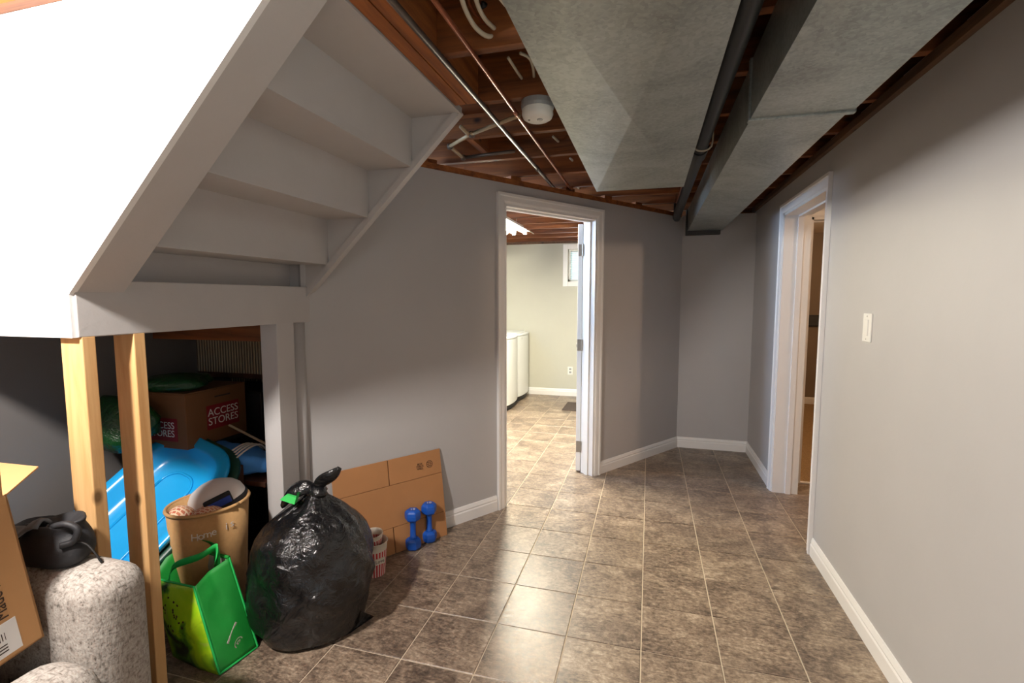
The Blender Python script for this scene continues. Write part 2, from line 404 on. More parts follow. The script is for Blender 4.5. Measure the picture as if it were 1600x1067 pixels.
# casings: a mitred three-sided frame with a stepped profile (offset outward, proud)
CP = [(0, 0), (0, 0.010), (0.012, 0.014), (0.040, 0.016), (0.046, 0.021), (CW, 0.021), (CW, 0)]
def casing(name, a0, a1, top, fn, label):
    m = MB(); n = len(CP); rows = []
    for (ax, sx, z, sz) in ((a0, -1, 0, 0), (a0, -1, top, 1), (a1, 1, top, 1), (a1, 1, 0, 0)):
        rows += [fn(ax + sx * o, z + sz * o, d) for o, d in CP]
    fs = [(r * n + i, r * n + (i + 1) % n, (r + 1) * n + (i + 1) % n, (r + 1) * n + i) for r in range(3) for i in range(n)]
    m.add(rows, fs + [list(range(n)), list(range(3 * n, 4 * n))])
    return struct(m.build(name, 'trim_white'), label, 'trim')
def jamb(name, a0, a1, top, d0, d1, stop, fn, label):
    m = MB()
    P = lambda x0, x1, e0, e1, z0, z1: m.add([fn(x, z, d) for z in (z0, z1) for d in (e0, e1) for x in (x0, x1)],
        [(0, 2, 3, 1), (4, 5, 7, 6), (0, 1, 5, 4), (2, 6, 7, 3), (0, 4, 6, 2), (1, 3, 7, 5)])
    P(a0 - 0.001, a0 + 0.018, d0, d1, 0, top); P(a1 - 0.018, a1 + 0.001, d0, d1, 0, top); P(a0, a1, d0, d1, top - 0.018, top + 0.001)
    s0, s1 = stop
    P(a0 + 0.018, a0 + 0.030, s0, s1, 0, top - 0.018); P(a1 - 0.030, a1 - 0.018, s0, s1, 0, top - 0.018); P(a0, a1, s0, s1, top - 0.03, top - 0.018)
    return struct(m.build(name, 'trim_white'), label, 'door')
fD = lambda u, z, d: MD @ Vector((u, d, z))
fR = lambda y, z, d: Vector((XR - d, y, z))
casing('trim_1', UL, UR, UT, fD, 'white moulded casing around the laundry doorway')
casing('trim_2', DY0, DY1, DZ, fR, 'white moulded casing around the doorway in the right wall')
d1 = jamb('door_1', UL, UR, UT, -0.118, 0.004, (-0.075, -0.040), fD, 'white laundry door frame with the open door hinged on it')
d2 = jamb('door_2', DY0, DY1, DZ, -TR_ - 0.003, 0.004, (-0.115, -0.08), fR, 'white frame of the doorway to the warm lit hall')
# laundry door leaf, swung into the laundry
hp = MD @ Vector((UR - 0.020, -0.122, 0))
ld = Vector((-0.045, 1, 0)).normalized(); lt = Vector((-ld.y, ld.x, 0))
ML = Matrix(((ld.x, lt.x, 0, hp.x), (ld.y, lt.y, 0, hp.y), (0, 0, 1, 0.012), (0, 0, 0, 1)))
leaf = MB().box(0, 0.80, 0, 0.036, 0, UT - 0.045).xf(ML).build('door_leaf', 'trim_white', d1, bev=0.002)
for zc in (0.20, 1.02, 1.76):
    m = MB().box(-0.004, 0.001, 0.001, 0.034, zc - 0.045, zc + 0.045)
    m.tube([(-0.008, -0.002, zc - 0.045), (-0.008, -0.002, zc + 0.045)], 0.006, 8)
    m.xf(ML); m.build('hinge', 'hinge_nickel', leaf)
m = MB().tube([(0.74, 0.036, 0.95), (0.74, 0.075, 0.95)], 0.012, 12); m.lathe([(0.0, -0.03), (0.022, -0.022), (0.028, 0), (0.022, 0.022), (0, 0.03)], 16, (0.74, 0.09, 0.95)); m.xf(ML).build('door_knob', 'hinge_nickel', leaf, smooth=True)

# hall and carpeted room behind the right doorway
XE = XR + TR_
m = MB(); m.box(XE, 1.115, 4.06, 4.18, 0, 2.25); m.box(1.98, 3.4, 4.06, 4.18, 0, 2.25); m.box(1.115, 1.98, 4.06, 4.18, 1.985, 2.25)
struct(m.build('wall_hall', 'wall_grey'), 'hall wall with a second doorway to the carpeted room', 'wall')
casing('trim_3', 1.115, 1.98, 1.985, lambda x, z, d: Vector((x, 4.06 - d, z)), 'cream casing of the second doorway in the hall')
d3 = jamb('door_3', 1.115, 1.98, 1.985, -0.123, 0.004, (-0.08, -0.05), lambda x, z, d: Vector((x, 4.06 - d, z)), 'white frame of the doorway to the carpeted room')
MB().box(1.134, 1.138, 4.14, 4.18, 0.16, 0.25).build('hinge', 'hinge_nickel', d3)
struct(MB().box(3.4, 3.5, 1.2, 7.4, 0, 2.3).build('wall_hall_side', 'wall_brown'), 'side wall of hall and carpeted room', 'wall')
struct(MB().box(XE, 3.4, 1.2, 1.3, 0, 2.3).build('wall_hall_near', 'wall_grey'), 'near end wall of the hall', 'wall')
struct(MB().box(XE, 3.4, 7.19, 7.3, 0, 2.3).build('wall_carpet_room', 'wall_brown'), 'brown grey end wall of the carpeted room', 'wall')
struct(MB().box(XE - 0.1, XE, YA + 0.1, 7.3, 0, 2.3).build('wall_carpet_side', 'wall_brown'), 'side wall of the carpeted room', 'wall')
struct(MB().box(XE - 0.1, 3.5, 1.2, 7.3, 2.24, 2.28).build('ceiling_hall', 'ceiling_white'), 'plain white ceiling over hall and carpeted room', 'ceiling')
baseboard('baseboard_carpet_room', (XE, 7.19, 0), (3.4, 7.19, 0), (0, -1, 0), label='white baseboard at the end of the carpeted room')
struct(MB().box(XE, 3.4, 4.08, 7.19, -0.003, 0.010).build('floor_carpet', 'carpet'), 'beige brown carpet beyond the second doorway', 'floor')
struct(MB().box(1.115, 1.98, 4.055, 4.085, 0, 0.012).build('trim_threshold', 'trim_white', bev=0.003), 'pale threshold strip between tile and carpet', 'trim')

# laundry window
def casing_box(name, x0, x1, z0, z1, y, label):
    m = MB(); w = 0.07
    m.box(x0 - w, x0, y - 0.02, y + 0.001, z0 - w, z1 + w); m.box(x1, x1 + w, y - 0.02, y + 0.001, z0 - w, z1 + w)
    m.box(x0, x1, y - 0.02, y + 0.001, z0 - w, z0); m.box(x0, x1, y - 0.02, y + 0.001, z1, z1 + w)
    return struct(m.build(name, 'trim_white', bev=0.004), label, 'window')
w1 = casing_box('window_1', WX0, WX1, WZ0, WZ1, YB, 'small high laundry window in a cream frame with blinds')
m = MB(); m.box(WX0, WX0 + 0.03, YB + 0.03, YB + 0.09, WZ0, WZ1); m.box(WX1 - 0.03, WX1, YB + 0.03, YB + 0.09, WZ0, WZ1); m.box(WX0, WX1, YB + 0.03, YB + 0.09, WZ0, WZ0 + 0.03); m.box(WX0, WX1, YB + 0.03, YB + 0.09, WZ1 - 0.03, WZ1)
m.build('sash', 'trim_white', w1)
MB().box(WX0 + 0.02, WX1 - 0.02, YB + 0.10, YB + 0.106, WZ0 + 0.02, WZ1 - 0.02).build('pane', 'sky_pane', w1)
bl = thing('window_blind', 'white slatted blind hanging in the laundry window', 'blind', (WX0 + 0.3, YB + 0.02, WZ0 + 0.01))
MB().box(WX0 + 0.01, WX1 - 0.01, YB + 0.004, YB + 0.03, WZ1 - 0.03, WZ1 - 0.002).build('head_rail', 'plastic_white', bl)
for i in range(17):
    z = WZ0 + 0.02 + i * 0.0245
    MB().box(-0.29, 0.29, -0.011, 0.011, -0.0008, 0.0008).xf(Matrix.Translation((WX0 + 0.307, YB + 0.017, z)) @ Matrix.Rotation(R(24), 4, 'X')).build('slat', 'plastic_white', bl)
MB().tube([(WX0 + 0.05, YB + 0.0, WZ1 - 0.02), (WX0 + 0.05, YB + 0.0, WZ0 + 0.03)], 0.003, 6).build('tilt_wand', 'plastic_grey', bl)
# windows out of the photo's view that the daylight comes through; the rear one is added for fill light
w2 = struct(MB().box(XL - 0.001, XL + 0.02, 2.9, 3.6, 1.48, 2.12).build('window_2', 'trim_white', bev=0.004), 'side window above the lower stairs', 'window')
MB().box(XL + 0.018, XL + 0.024, 2.95, 3.55, 1.53, 2.07).build('pane', 'sky_pane', w2)
w3 = struct(MB().box(XL - 0.001, XL + 0.02, 1.14, 1.86, 1.40, 2.36).build('door_4', 'trim_white', bev=0.004), 'side entry door with a window on the landing', 'door')
MB().box(XL + 0.018, XL + 0.024, 1.24, 1.76, 1.60, 2.30).build('pane', 'sky_pane', w3)
w4 = struct(MB().box(-0.6, 0.8, -3.52, -3.47, 1.40, 2.1).build('window_fill', 'trim_white', bev=0.004), 'added rear wall window for the fill light, out of view', 'window')  # invented window, never seen, set where the rear fill lamp stands
MB().box(-0.55, 0.75, -3.475, -3.465, 1.45, 2.05).build('pane', 'sky_pane', w4)

# ------------------------------------------------------------------ staircase
XH = -1.60; YF, YN, YFAR = 1.015, 1.165, 2.03     # header face; near string: outer, inner face; far string inner face
ZU = lambda x: 1.434 + 0.9715 * (x + 1.583)       # underside line of the strings
st = thing('staircase', 'white painted wooden staircase seen from below with landing and open lower flight', 'staircase', (XH, 1.5, 0))
fy = lambda a, b, t: Vector((a, t, b))
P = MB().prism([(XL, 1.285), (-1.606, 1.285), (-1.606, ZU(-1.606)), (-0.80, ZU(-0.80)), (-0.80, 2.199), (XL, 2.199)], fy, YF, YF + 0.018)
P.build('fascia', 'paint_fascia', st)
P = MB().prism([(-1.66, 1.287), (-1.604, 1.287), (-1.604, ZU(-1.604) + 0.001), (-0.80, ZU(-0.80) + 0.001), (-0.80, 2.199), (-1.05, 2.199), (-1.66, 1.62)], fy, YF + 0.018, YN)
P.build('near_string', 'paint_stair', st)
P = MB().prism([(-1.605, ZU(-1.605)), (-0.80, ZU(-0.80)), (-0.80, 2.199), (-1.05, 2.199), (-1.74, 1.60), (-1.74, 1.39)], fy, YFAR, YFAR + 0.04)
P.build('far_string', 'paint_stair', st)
# ledger strip along the far string's lower edge
P = MB().prism([(-1.60, ZU(-1.60) - 0.012), (-0.81, ZU(-0.81) - 0.012), (-0.81, ZU(-0.81) + 0.026), (-1.60, ZU(-1.60) + 0.026)], fy, YFAR - 0.012, YFAR)
P.build('ledger_strip', 'paint_stair', st)
MB().box(-1.70, XH, YF + 0.012, 2.085, 1.285, 1.455).build('landing_header', 'paint_stair', st, bev=0.003)
xs = [-1.70, -1.4765, -1.2515, -1.0285]
zt = [1.562, 1.770, 1.980, 2.190]
for i in range(4):
    z0 = 1.36 if i == 0 else zt[i - 1] - 0.002
    MB().box(xs[i] - 0.019, xs[i], YN - 0.02, YFAR + 0.02, z0, zt[i]).build('riser', 'paint_stair', st)
    x1 = xs[i + 1] if i < 3 else -0.80
    if i > 0 or True:
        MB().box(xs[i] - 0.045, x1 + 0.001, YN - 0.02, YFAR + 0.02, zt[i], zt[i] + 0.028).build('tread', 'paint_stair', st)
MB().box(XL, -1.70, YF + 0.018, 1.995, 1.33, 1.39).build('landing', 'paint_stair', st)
MB().box(XL + 0.001, -1.70, 1.95, 1.99, 1.19, 1.33).build('landing_joist', 'joist_x', st)
for i in range(5):
    y = 2.20 + 0.2255 * i; z = 1.19 - 0.208 * i
    MB().box(XL + 0.002, -1.64, y, y + 0.02, z - 0.208, z + (0.14 if i == 0 else 0)).build('lower_riser', 'ribbed_mat', st)
    MB().box(XL + 0.002, -1.64, y, y + 0.2455, z - 0.236, z - 0.208).build('lower_tread', 'dark_wood', st)
MB().box(XL + 0.002, -1.64, 1.99, 2.22, 1.33, 1.39).build('lower_tread', 'dark_wood', st)
P = MB().prism([(2.09, 0), (2.09, 1.33), (2.22, 1.33), (3.4, 0.15), (3.4, 0)], lambda a, b, t: Vector((t, a, b)), -1.66, -1.62)
P.build('lower_side_panel', 'paint_stair', st)
# painted post and round column at the closet's far jamb
MB().box(-1.69, XH, 1.815, 1.925, 0, 1.29).build('painted_post', 'paint_stair', st, bev=0.003)
MB().tube([(-1.655, 1.985, 0), (-1.655, 1.985, 1.286)], 0.052, 24).build('round_column', 'paint_stair', st, smooth=True)
# bare studs
for y in (1.035, 1.185):
    g = MB().box(-1.689, XH, y, y + 0.038, 0, 1.288)
    tag(g.at('wooden_post', 'pine_z', (-1.645, y + 0.019, 0), bev=0.003), 'bare pine stud at the very corner of the landing' if y < 1.1 else 'bare pine stud beside the green shopping bag', 'post', 'bare studs under the landing')

# ------------------------------------------------------------------ ducts and pipes
# wide duct with cross-broken underside
dx0, dx1, dy0, dy1, dz = -0.292, 0.158, -3.0, 2.757, 1.98
du = thing('air_duct', 'wide galvanised air duct with creased underside above the middle of the room', 'duct', (-0.07, 0, dz))
cy = 1.63; c2 = cy - (dy1 - cy)
m = MB()
m.add([(dx0, c2, dz), (dx1, c2, dz), (dx1, dy1, dz), (dx0, dy1, dz), ((dx0 + dx1) / 2, cy, dz - 0.022)], [(0, 1, 4), (1, 2, 4), (2, 3, 4), (3, 0, 4)])
m.add([(dx0, c2, dz), (dx1, c2, dz), (dx1, dy1, dz), (dx0, dy1, dz), (dx0, c2, ZJ - 0.01), (dx1, c2, ZJ - 0.01), (dx1, dy1, ZJ - 0.01), (dx0, dy1, ZJ - 0.01)],
      [(0, 1, 5, 4), (1, 2, 6, 5), (2, 3, 7, 6), (3, 0, 4, 7), (4, 5, 6, 7)])
m.build('duct_section', 'galvanised', du)
MB().box(dx0, dx1, dy0, c2 - 0.002, dz, ZJ - 0.01).build('duct_section', 'galvanised', du)
m = MB(); m.box(dx0 - 0.004, dx1 + 0.004, c2 - 0.016, c2 + 0.014, dz - 0.005, dz + 0.2); m.build('joint_band', 'galvanised', du)
MB().box(dx0 - 0.03, dx1 + 0.03, 2.36, 2.40, ZJ - 0.012, ZJ).build('hanger_strap', 'galvanised', du)
# right duct
e0, e1 = 0.312, 0.612
d2t = thing('air_duct', 'long galvanised duct beside the right wall running into the alcove', 'duct', (0.46, 2, 2.0))
m = MB().box(e0, e1, -3.0, 0.80, 2.0, ZJ - 0.004); m.build('duct_section', 'galvanised', d2t)
m = MB().box(e0, e1 + 0.004, 0.806, 1.862, 2.0, ZJ - 0.004); m.build('duct_section', 'galvanised', d2t)
m = MB().box(e0 + 0.004, e1 - 0.004, 1.868, YA + 0.02, 2.004, ZJ - 0.004); m.build('duct_section', 'galvanised', d2t)
for y in (0.803, 1.865):
    MB().box(e0 - 0.008, e1 + 0.010, y - 0.012, y + 0.012, 1.992, ZJ - 0.002).build('joint_band', 'galvanised', d2t, bev=0.003)
m = MB().box(e0 - 0.012, e1 - 0.02, YA - 0.045, YA + 0.004, 1.966, ZJ - 0.004); m.build('end_collar', 'dark_grey', d2t, bev=0.003)
# black drain pipe
t = thing('drain_pipe', 'black plastic drain pipe slung between the two ducts', 'pipe', (0.2, 2.5, 2.1))
MB().tube([(0.215, -3, 2.115), (0.215, 4.2, 2.115), (0.215, 4.42, 2.12), (0.215, 4.5, 2.16), (0.215, 4.52, 2.3)], 0.033, 20, smooth=6).build('pipe_run', 'abs_black', t, smooth=True)
MB().tube([(0.215, 2.55, 2.115), (0.215, 2.68, 2.115)], 0.040, 20).build('coupling', 'abs_black', t, smooth=False)
MB().tube([(0.205, 2.46, 2.19), (0.17, 2.46, 2.12), (0.20, 2.46, 2.075), (0.255, 2.46, 2.09), (0.26, 2.46, 2.19)], 0.004, 6, smooth=4).build('wire_hanger', 'cable_white', t)
tag(MB().tube([(0.170, -2.5, 2.085), (0.170, 1.0, 2.08), (0.172, 2.5, 2.085), (0.178, 3.9, 2.11), (0.18, 4.1, 2.21)], 0.0035, 8, smooth=6).at('cable', 'copper', (0.170, 1, 2.08), smooth=True), 'thin reddish cable running beside the black drain pipe', 'cable')
# pipes along the joists
t = thing('water_pipe', 'thin copper water pipe crossing under the joists', 'pipe', (-0.55, 2, 2.15))
pa = px(670, 0, Z=2.16); pb = px(890, 300, Z=2.16)
x_c = (pa.x + pb.x) / 2
MB().tube([(x_c, -2, 2.185), (x_c, 4.3, 2.185)], 0.008, 12).build('pipe_run', 'copper', t, smooth=True)
for y in (2.05, 3.4): MB().tube([(x_c, y, 2.185), (x_c, y + 0.04, 2.185)], 0.0108, 12).build('coupling', 'copper', t)
t = thing('water_pipe', 'dull grey brown pipe crossing under the joists next to the stairs', 'pipe', (-0.65, 2, 2.15))
x_g = px(610, 0, Z=2.18).x
MB().tube([(x_g, -2, 2.183), (x_g, 4.1, 2.183)], 0.0105, 12).build('pipe_run', 'steel_pipe', t, smooth=True)
for y in (2.95,): MB().tube([(x_g, y, 2.183), (x_g, y + 0.05, 2.183)], 0.014, 12).build('coupling', 'steel_pipe', t)
# branch pipes near the head of the stairs
t = thing('branch_pipe', 'beige branch pipes with elbows near the head of the stairs', 'pipe', px(735, 210, Z=2.185))
A = lambda x, y, z=2.185: px(x, y, Z=z)
for a, b in (((720, 198), (734, 212)), ((740, 208), (812, 180)), ((704, 228), (738, 208)), ((702, 228), (722, 245)), ((726, 246), (804, 236))):
    MB().tube([A(*a), A(*b)], 0.009, 10).build('pipe_run', 'pex_beige' if a[0] != 726 else 'steel_pipe', t, smooth=True)
for q in ((737, 210), (703, 229), (724, 246)):
    m = MB().lathe([(0.0, -0.017), (0.013, -0.012), (0.017, 0), (0.013, 0.012), (0, 0.017)], 12, A(*q)); m.build('elbow', 'steel_pipe', t, smooth=True)
# cables
def cable(pts, mat, r, label, group=None):
    P = [px(x, y, Z=z) for x, y, z in pts]
    tag(MB().tube(P, r, 8, smooth=6).at('cable', mat, P[0], smooth=True), label, 'cable', group)
cable([(718, -40, 2.30), (722, 0, 2.27), (738, 36, 2.24), (756, 54, 2.23), (770, 57, 2.235), (780, 50, 2.26)], 'cable_white', 0.0075, 'thick looped white cable hanging from a joist hole')
cable([(728, -40, 2.30), (733, 5, 2.28), (752, 32, 2.27), (778, 50, 2.27)], 'copper', 0.005, 'thin reddish cable inside the white cable loop')
cable([(738, -40, 2.30), (744, 0, 2.27), (758, 30, 2.25), (779, 50, 2.26)], 'cable_white', 0.007, 'white cable dropping straight to the joist hole')
cable([(776, -10, 2.24), (790, 8, 2.25), (804, 20, 2.3)], 'cable_white', 0.005, 'short white cable end beside the wide duct')
cable([(752, 8, 2.33), (778, 15, 2.33), (830, 24, 2.33)], 'cable_black', 0.012, 'black cable passing behind the wide duct')
cable([(794, 90, 2.27), (812, 118, 2.27), (832, 145, 2.29)], 'cable_white', 0.0055, 'straight white cable running down towards the smoke detector')
cable([(813, 83, 2.25), (828, 92, 2.26), (834, 115, 2.27), (834, 146, 2.29)], 'cable_white', 0.0055, 'white cable bowing down beside the duct above the smoke detector')
for a, b, lb_ in (((864, 213), (884, 232), 'short white cable run in the joist bay next to the smoke detector'), ((891, 247), (903, 260), 'short white cable run halfway between smoke detector and laundry doorway'), ((900, 290), (908, 297), 'short white cable run right above the laundry doorway')):
    cable([(a[0], a[1], 2.28), ((a[0] + b[0]) / 2, (a[1] + b[1]) / 2, 2.27), (b[0], b[1], 2.29)], 'cable_white', 0.007, lb_, 'far cable runs')
# smoke detector
sp = px(840, 178, Z=2.15)
t = thing('smoke_detector', 'round white smoke detector hanging under a joist', 'smoke detector', (sp.x, sp.y, ZJ))
MB().lathe([(0.0, 0.02), (0.066, 0.02), (0.068, 0.0), (0.066, -0.012)], 40, (sp.x, sp.y, ZJ - 0.02), cap0=False).build('base_ring', 'plastic_grey', t, smooth=False)
cv = MB().lathe([(0.062, 0.012), (0.064, -0.012), (0.058, -0.026), (0.045, -0.034), (0.0, -0.035)], 40, (sp.x, sp.y, ZJ - 0.042), cap0=False).build('cover', 'plastic_white', t, smooth=True)
MB().lathe([(0.012, 0.0), (0.011, -0.004), (0, -0.004)], 20, (sp.x + 0.012, sp.y - 0.012, ZJ - 0.0765), cap0=False).build('test_button', 'plastic_grey', cv)
MB().box(sp.x - 0.035, sp.x - 0.028, sp.y - 0.02, sp.y - 0.012, ZJ - 0.078, ZJ - 0.074).build('indicator', 'black_plastic', cv)

# ------------------------------------------------------------------ switch, outlet, wall panel
c = px(1356.5, 512, X=XR)
t = thing('light_switch', 'white rocker switch plate on the bright right wall', 'switch', (XR, c.y, c.z))
MB().box(XR - 0.006, XR + 0.001, c.y - 0.04, c.y + 0.04, c.z - 0.06, c.z + 0.06).build('plate', 'plastic_white', t, bev=0.003)
MB().box(XR - 0.010, XR - 0.005, c.y - 0.017, c.y + 0.017, c.z - 0.034, c.z + 0.034).build('rocker', 'plastic_white', t, bev=0.002)
for dzz in (-0.048, 0.048): MB().tube([(XR - 0.0068, c.y, c.z + dzz), (XR - 0.0055, c.y, c.z + dzz)], 0.003, 8).build('screw', 'hinge_nickel', t)
c = px(891, 579, Y=YB)
t = thing('wall_outlet', 'white outlet plate low on the laundry end wall', 'outlet', (c.x, YB, c.z))
MB().box(c.x - 0.036, c.x + 0.036, YB - 0.006, YB + 0.001, c.z - 0.058, c.z + 0.058).build('plate', 'plastic_white', t, bev=0.003)
for s_ in (-0.022, 0.022): MB().box(c.x - 0.016, c.x + 0.016, YB - 0.009, YB - 0.005, c.z + s_ - 0.014, c.z + s_ + 0.014).build('socket', 'plastic_grey', t, bev=0.002)
t = thing('wall_panel', 'dark rectangular panel on the end wall of the carpeted room', 'panel', (2.1, 7.19, 1.11))
MB().box(1.95, 2.32, 7.165, 7.191, 1.035, 1.185).build('frame', 'black_plastic', t, bev=0.004)
MB().box(1.965, 2.305, 7.161, 7.167, 1.05, 1.17).build('face', 'dark_grey', t)

# ------------------------------------------------------------------ laundry room things
def machine(y0, y1, label, kind):
    xf_, xb, h = -1.665, -2.36, 0.92
    t = thing(kind, label, 'washer' if kind == 'washing_machine' else 'dryer', ((xf_ + xb) / 2, (y0 + y1) / 2, 0))
    # body with a bowed front (towards +x)
    n = 12; poly = [(xb, y0), (xb, y1)]
    poly += [(xf_ + 0.045 * math.sin(math.pi * i / n) ** 0.7 - 0.02, y1 - (y1 - y0) * i / n) for i in range(n + 1)]
    MB().prism(poly, lambda a, b, tt: Vector((a, b, tt)), 0.07, h - 0.03).build('body', 'enamel_white', t, bev=0.006)
    foot = [(xb + 0.02, y0 + 0.01), (xb + 0.02, y1 - 0.01)] + [(xf_ + 0.04 * math.sin(math.pi * i / n) ** 0.7 - 0.045, y1 - 0.01 - (y1 - y0 - 0.02) * i / n) for i in range(n + 1)]
    MB().prism(foot, lambda a, b, tt: Vector((a, b, tt)), 0.0, 0.072).build('kick_plate', 'dark_grey', t)
    MB().prism(poly, lambda a, b, tt: Vector((a + 0.004 if a > xb + 0.1 else a, b, tt)), h - 0.028, h).build('top', 'enamel_white', t, bev=0.01)
    MB().box(xb + 0.18, xf_ - 0.05, y0 + 0.05, y1 - 0.05, h - 0.002, h + 0.016).build('lid', 'enamel_white', t, bev=0.008)
    MB().box(xb, xb + 0.15, y0 + 0.01, y1 - 0.01, h - 0.005, h + 0.12).build('control_panel', 'enamel_white', t, bev=0.02, seg=3)
    for q in (0.3, 0.5, 0.7):
        MB().lathe([(0.025, 0), (0.022, 0.02), (0, 0.02)], 16).xf(Matrix.Translation((xb + 0.15, y0 + (y1 - y0) * q, h + 0.06)) @ Matrix.Rotation(R(90), 4, 'Y')).build('knob', 'plastic_grey', t)
    MB().box(xf_ + 0.004, xf_ + 0.012, y0 + 0.12, y1 - 0.12, h - 0.075, h - 0.045).build('handle', 'plastic_grey', t, bev=0.003)
machine(5.66, 6.27, 'white washing machine standing nearer the laundry doorway', 'washing_machine')
machine(6.28, 6.89, 'white dryer standing against the laundry end wall', 'clothes_dryer')
tag(MB().box(-1.03, -0.40, 5.98, 6.46, 0.0, 0.008).at('floor_mat', 'mat_dark', (-0.7, 6.2, 0), bev=0.003), 'dark mat on the laundry floor behind the door', 'mat')
# fluorescent fixture
t = thing('fluorescent_fixture', 'lit white fluorescent shop light hanging from laundry joists', 'ceiling light', (-1.34, 4.5, 2.1))
ly0, ly1 = 3.92, 5.10
prof = [(-0.155, 2.075), (-0.13, 2.098), (-0.05, 2.118), (-0.04, 2.16), (0.04, 2.16), (0.05, 2.118), (0.13, 2.098), (0.155, 2.075), (0.15, 2.073), (0.125, 2.094), (0.045, 2.113), (-0.045, 2.113), (-0.125, 2.094), (-0.15, 2.073)]
MB().prism(prof, lambda a, b, tt: Vector((-1.34 + a, tt, b)), ly0, ly1).build('reflector', 'plastic_white', t)
for xx in (-0.06, 0.06):
    MB().tube([(-1.34 + xx, ly0 + 0.03, 2.090), (-1.34 + xx, ly1 - 0.03, 2.090)], 0.014, 12).build('tube', 'tube_glow', t, smooth=True)
    for yy in (ly0 + 0.015, ly1 - 0.015): MB().box(-1.34 + xx - 0.014, -1.34 + xx + 0.014, yy - 0.015, yy + 0.015, 2.07, 2.115).build('socket', 'plastic_white', t)
for yy in (ly0 + 0.15, ly1 - 0.15): MB().tube([(-1.34, yy, 2.158), (-1.34, yy, ZJ + 0.1)], 0.002, 6).build('hanging_chain', 'hinge_nickel', t)

# ------------------------------------------------------------------ sofa, box and pouch
t = thing('sofa', 'grey flecked fabric sofa with rounded back and arm', 'sofa', (-1.9, 0.5, 0))
def pillow(m, x0, x1, y0, y1, z0, z1): return m.box(x0, x1, y0, y1, z0, z1)
MB().box(-2.47, -1.352, 0.85, 1.02, 0.06, 0.665).build('backrest', 'sofa_fabric', t, bev=0.07, seg=7, smooth=True)
MB().box(-1.505, -1.290, -0.9, 0.86, 0.06, 0.490).build('arm', 'sofa_fabric', t, bev=0.09, seg=7, smooth=True)
MB().box(-2.47, -1.53, -0.75, 0.80, 0.06, 0.26).build('base', 'sofa_fabric', t, bev=0.03, seg=4, smooth=True)
MB().box(-2.46, -1.502, -0.75, 0.80, 0.25, 0.395).build('seat_cushion', 'sofa_fabric', t, bev=0.055, seg=6, smooth=True)
for (x, y) in ((-1.40, 0.9), (-1.40, -0.8), (-2.38, 0.9), (-2.38, -0.68)): MB().lathe([(0.022, 0), (0.03, 0.07)], 16, (x, y, 0)).build('leg', 'dark_wood', t)

# shipping box leaning on the sofa seat
bt = thing('shipping_box', 'open cardboard shipping box with printed text and white label on the sofa', 'box', (-1.66, 0.6, 0.42))
TB = Matrix.Translation((-1.515, 0.838, 0.513)) @ Matrix.Rotation(R(7), 4, 'X') @ Matrix.Rotation(R(2), 4, 'Z')
bw, bd, bh, th = 0.40, 0.42, 0.41, 0.004
for nm, b in (('side', (-th, 0, -bd, 0, 0, bh)), ('side', (-bw, -bw + th, -bd, 0, 0, bh)), ('side', (-bw, 0, -th, 0, 0, bh)), ('side', (-bw, 0, -bd, -bd + th, 0, bh)), ('bottom', (-bw, 0, -bd, 0, 0, th))):
    MB().box(*b).xf(TB).build(nm, 'cardboard', bt)
FL = TB @ Matrix.Translation((0, 0, bh))
MB().prism([(-bw, 0), (0, 0), (-0.13, 0.15), (-bw + 0.05, 0.15)], lambda a, b, c: Vector((a, b, c)), -th, 0).xf(FL @ Matrix.Rotation(R(-4), 4, 'X')).build('flap', 'cardboard', bt)
MB().box(0, 0.12, -bd, -0.01, -th, 0).xf(FL @ Matrix.Rotation(R(-78), 4, 'Y')).build('flap', 'cardboard', bt)
MB().box(-bw, 0, -bd - 0.17, -bd, -th, 0).xf(FL @ Matrix.Rotation(R(-50), 4, 'X')).build('flap', 'cardboard', bt)
lab = MB().box(0.0002, 0.0012, -0.27, -0.045, 0.014, 0.100).xf(TB).build('label', 'paper_white', bt)
for i in range(16):
    y = -0.072 - i * 0.0055; MB().box(0.0012, 0.0016, y - (0.0012 + 0.0012 * (i * 7 % 3) / 2), y, 0.056, 0.076).xf(TB).build('barcode_line', 'ink', lab)
for i in range(3): MB().box(0.0012, 0.0016, -0.16, -0.072, 0.026 + i * 0.008, 0.029 + i * 0.008).xf(TB).build('print_line', 'ink', lab)
text('print', 'Made in C', 0.034, TB @ frame((0.001, -0.066, 0.108), (0, 0, 1), (0, -1, 0)), 'ink', bt, align='LEFT')

# drawstring pouch on the sofa back
pc = Vector((-1.60, 0.935, 0.660))
t = thing('drawstring_pouch', 'dark grey drawstring pouch slumped on top of the sofa back', 'pouch', pc)
def lump(amp, fr, seed, sx=1, sy=1, fold=0):
    def fn(p, a, v):
        d = noise.noise(Vector((p.x * fr + seed, p.y * fr, p.z * fr))) * amp
        rr = 1 + d + fold * math.sin(7 * a + 3 * v + seed) * v
        return Vector((p.x * rr * sx, p.y * rr * sy, p.z * (1 + 0.5 * d)))
    return fn
MB().lathe([(0.03, 0.0), (0.085, 0.003), (0.098, 0.03), (0.092, 0.06), (0.072, 0.085), (0.060, 0.100), (0.070, 0.116), (0.058, 0.119), (0.045, 0.105), (0.02, 0.095)], 40, pc, lump(0.30, 12, 3, 1.15, 0.75, 0.07)).build('body', 'pouch_dark', t, smooth=True, sub=1)
fp = MB()
g = 10
for i in range(g + 1):
    for j in range(g + 1):
        a, b = i / g, j / g
        w = 0.5 + 0.5 * math.sin(math.pi * min(1, a * 1.1))
        fp.v.append(pc + Vector((-0.125 + 0.145 * a, -0.050 + 0.01 * a + (b - 0.5) * 0.085 * w, 0.088 + 0.050 * a - 0.02 * (2 * b - 1) ** 2 + 0.008 * math.sin(9 * a))))
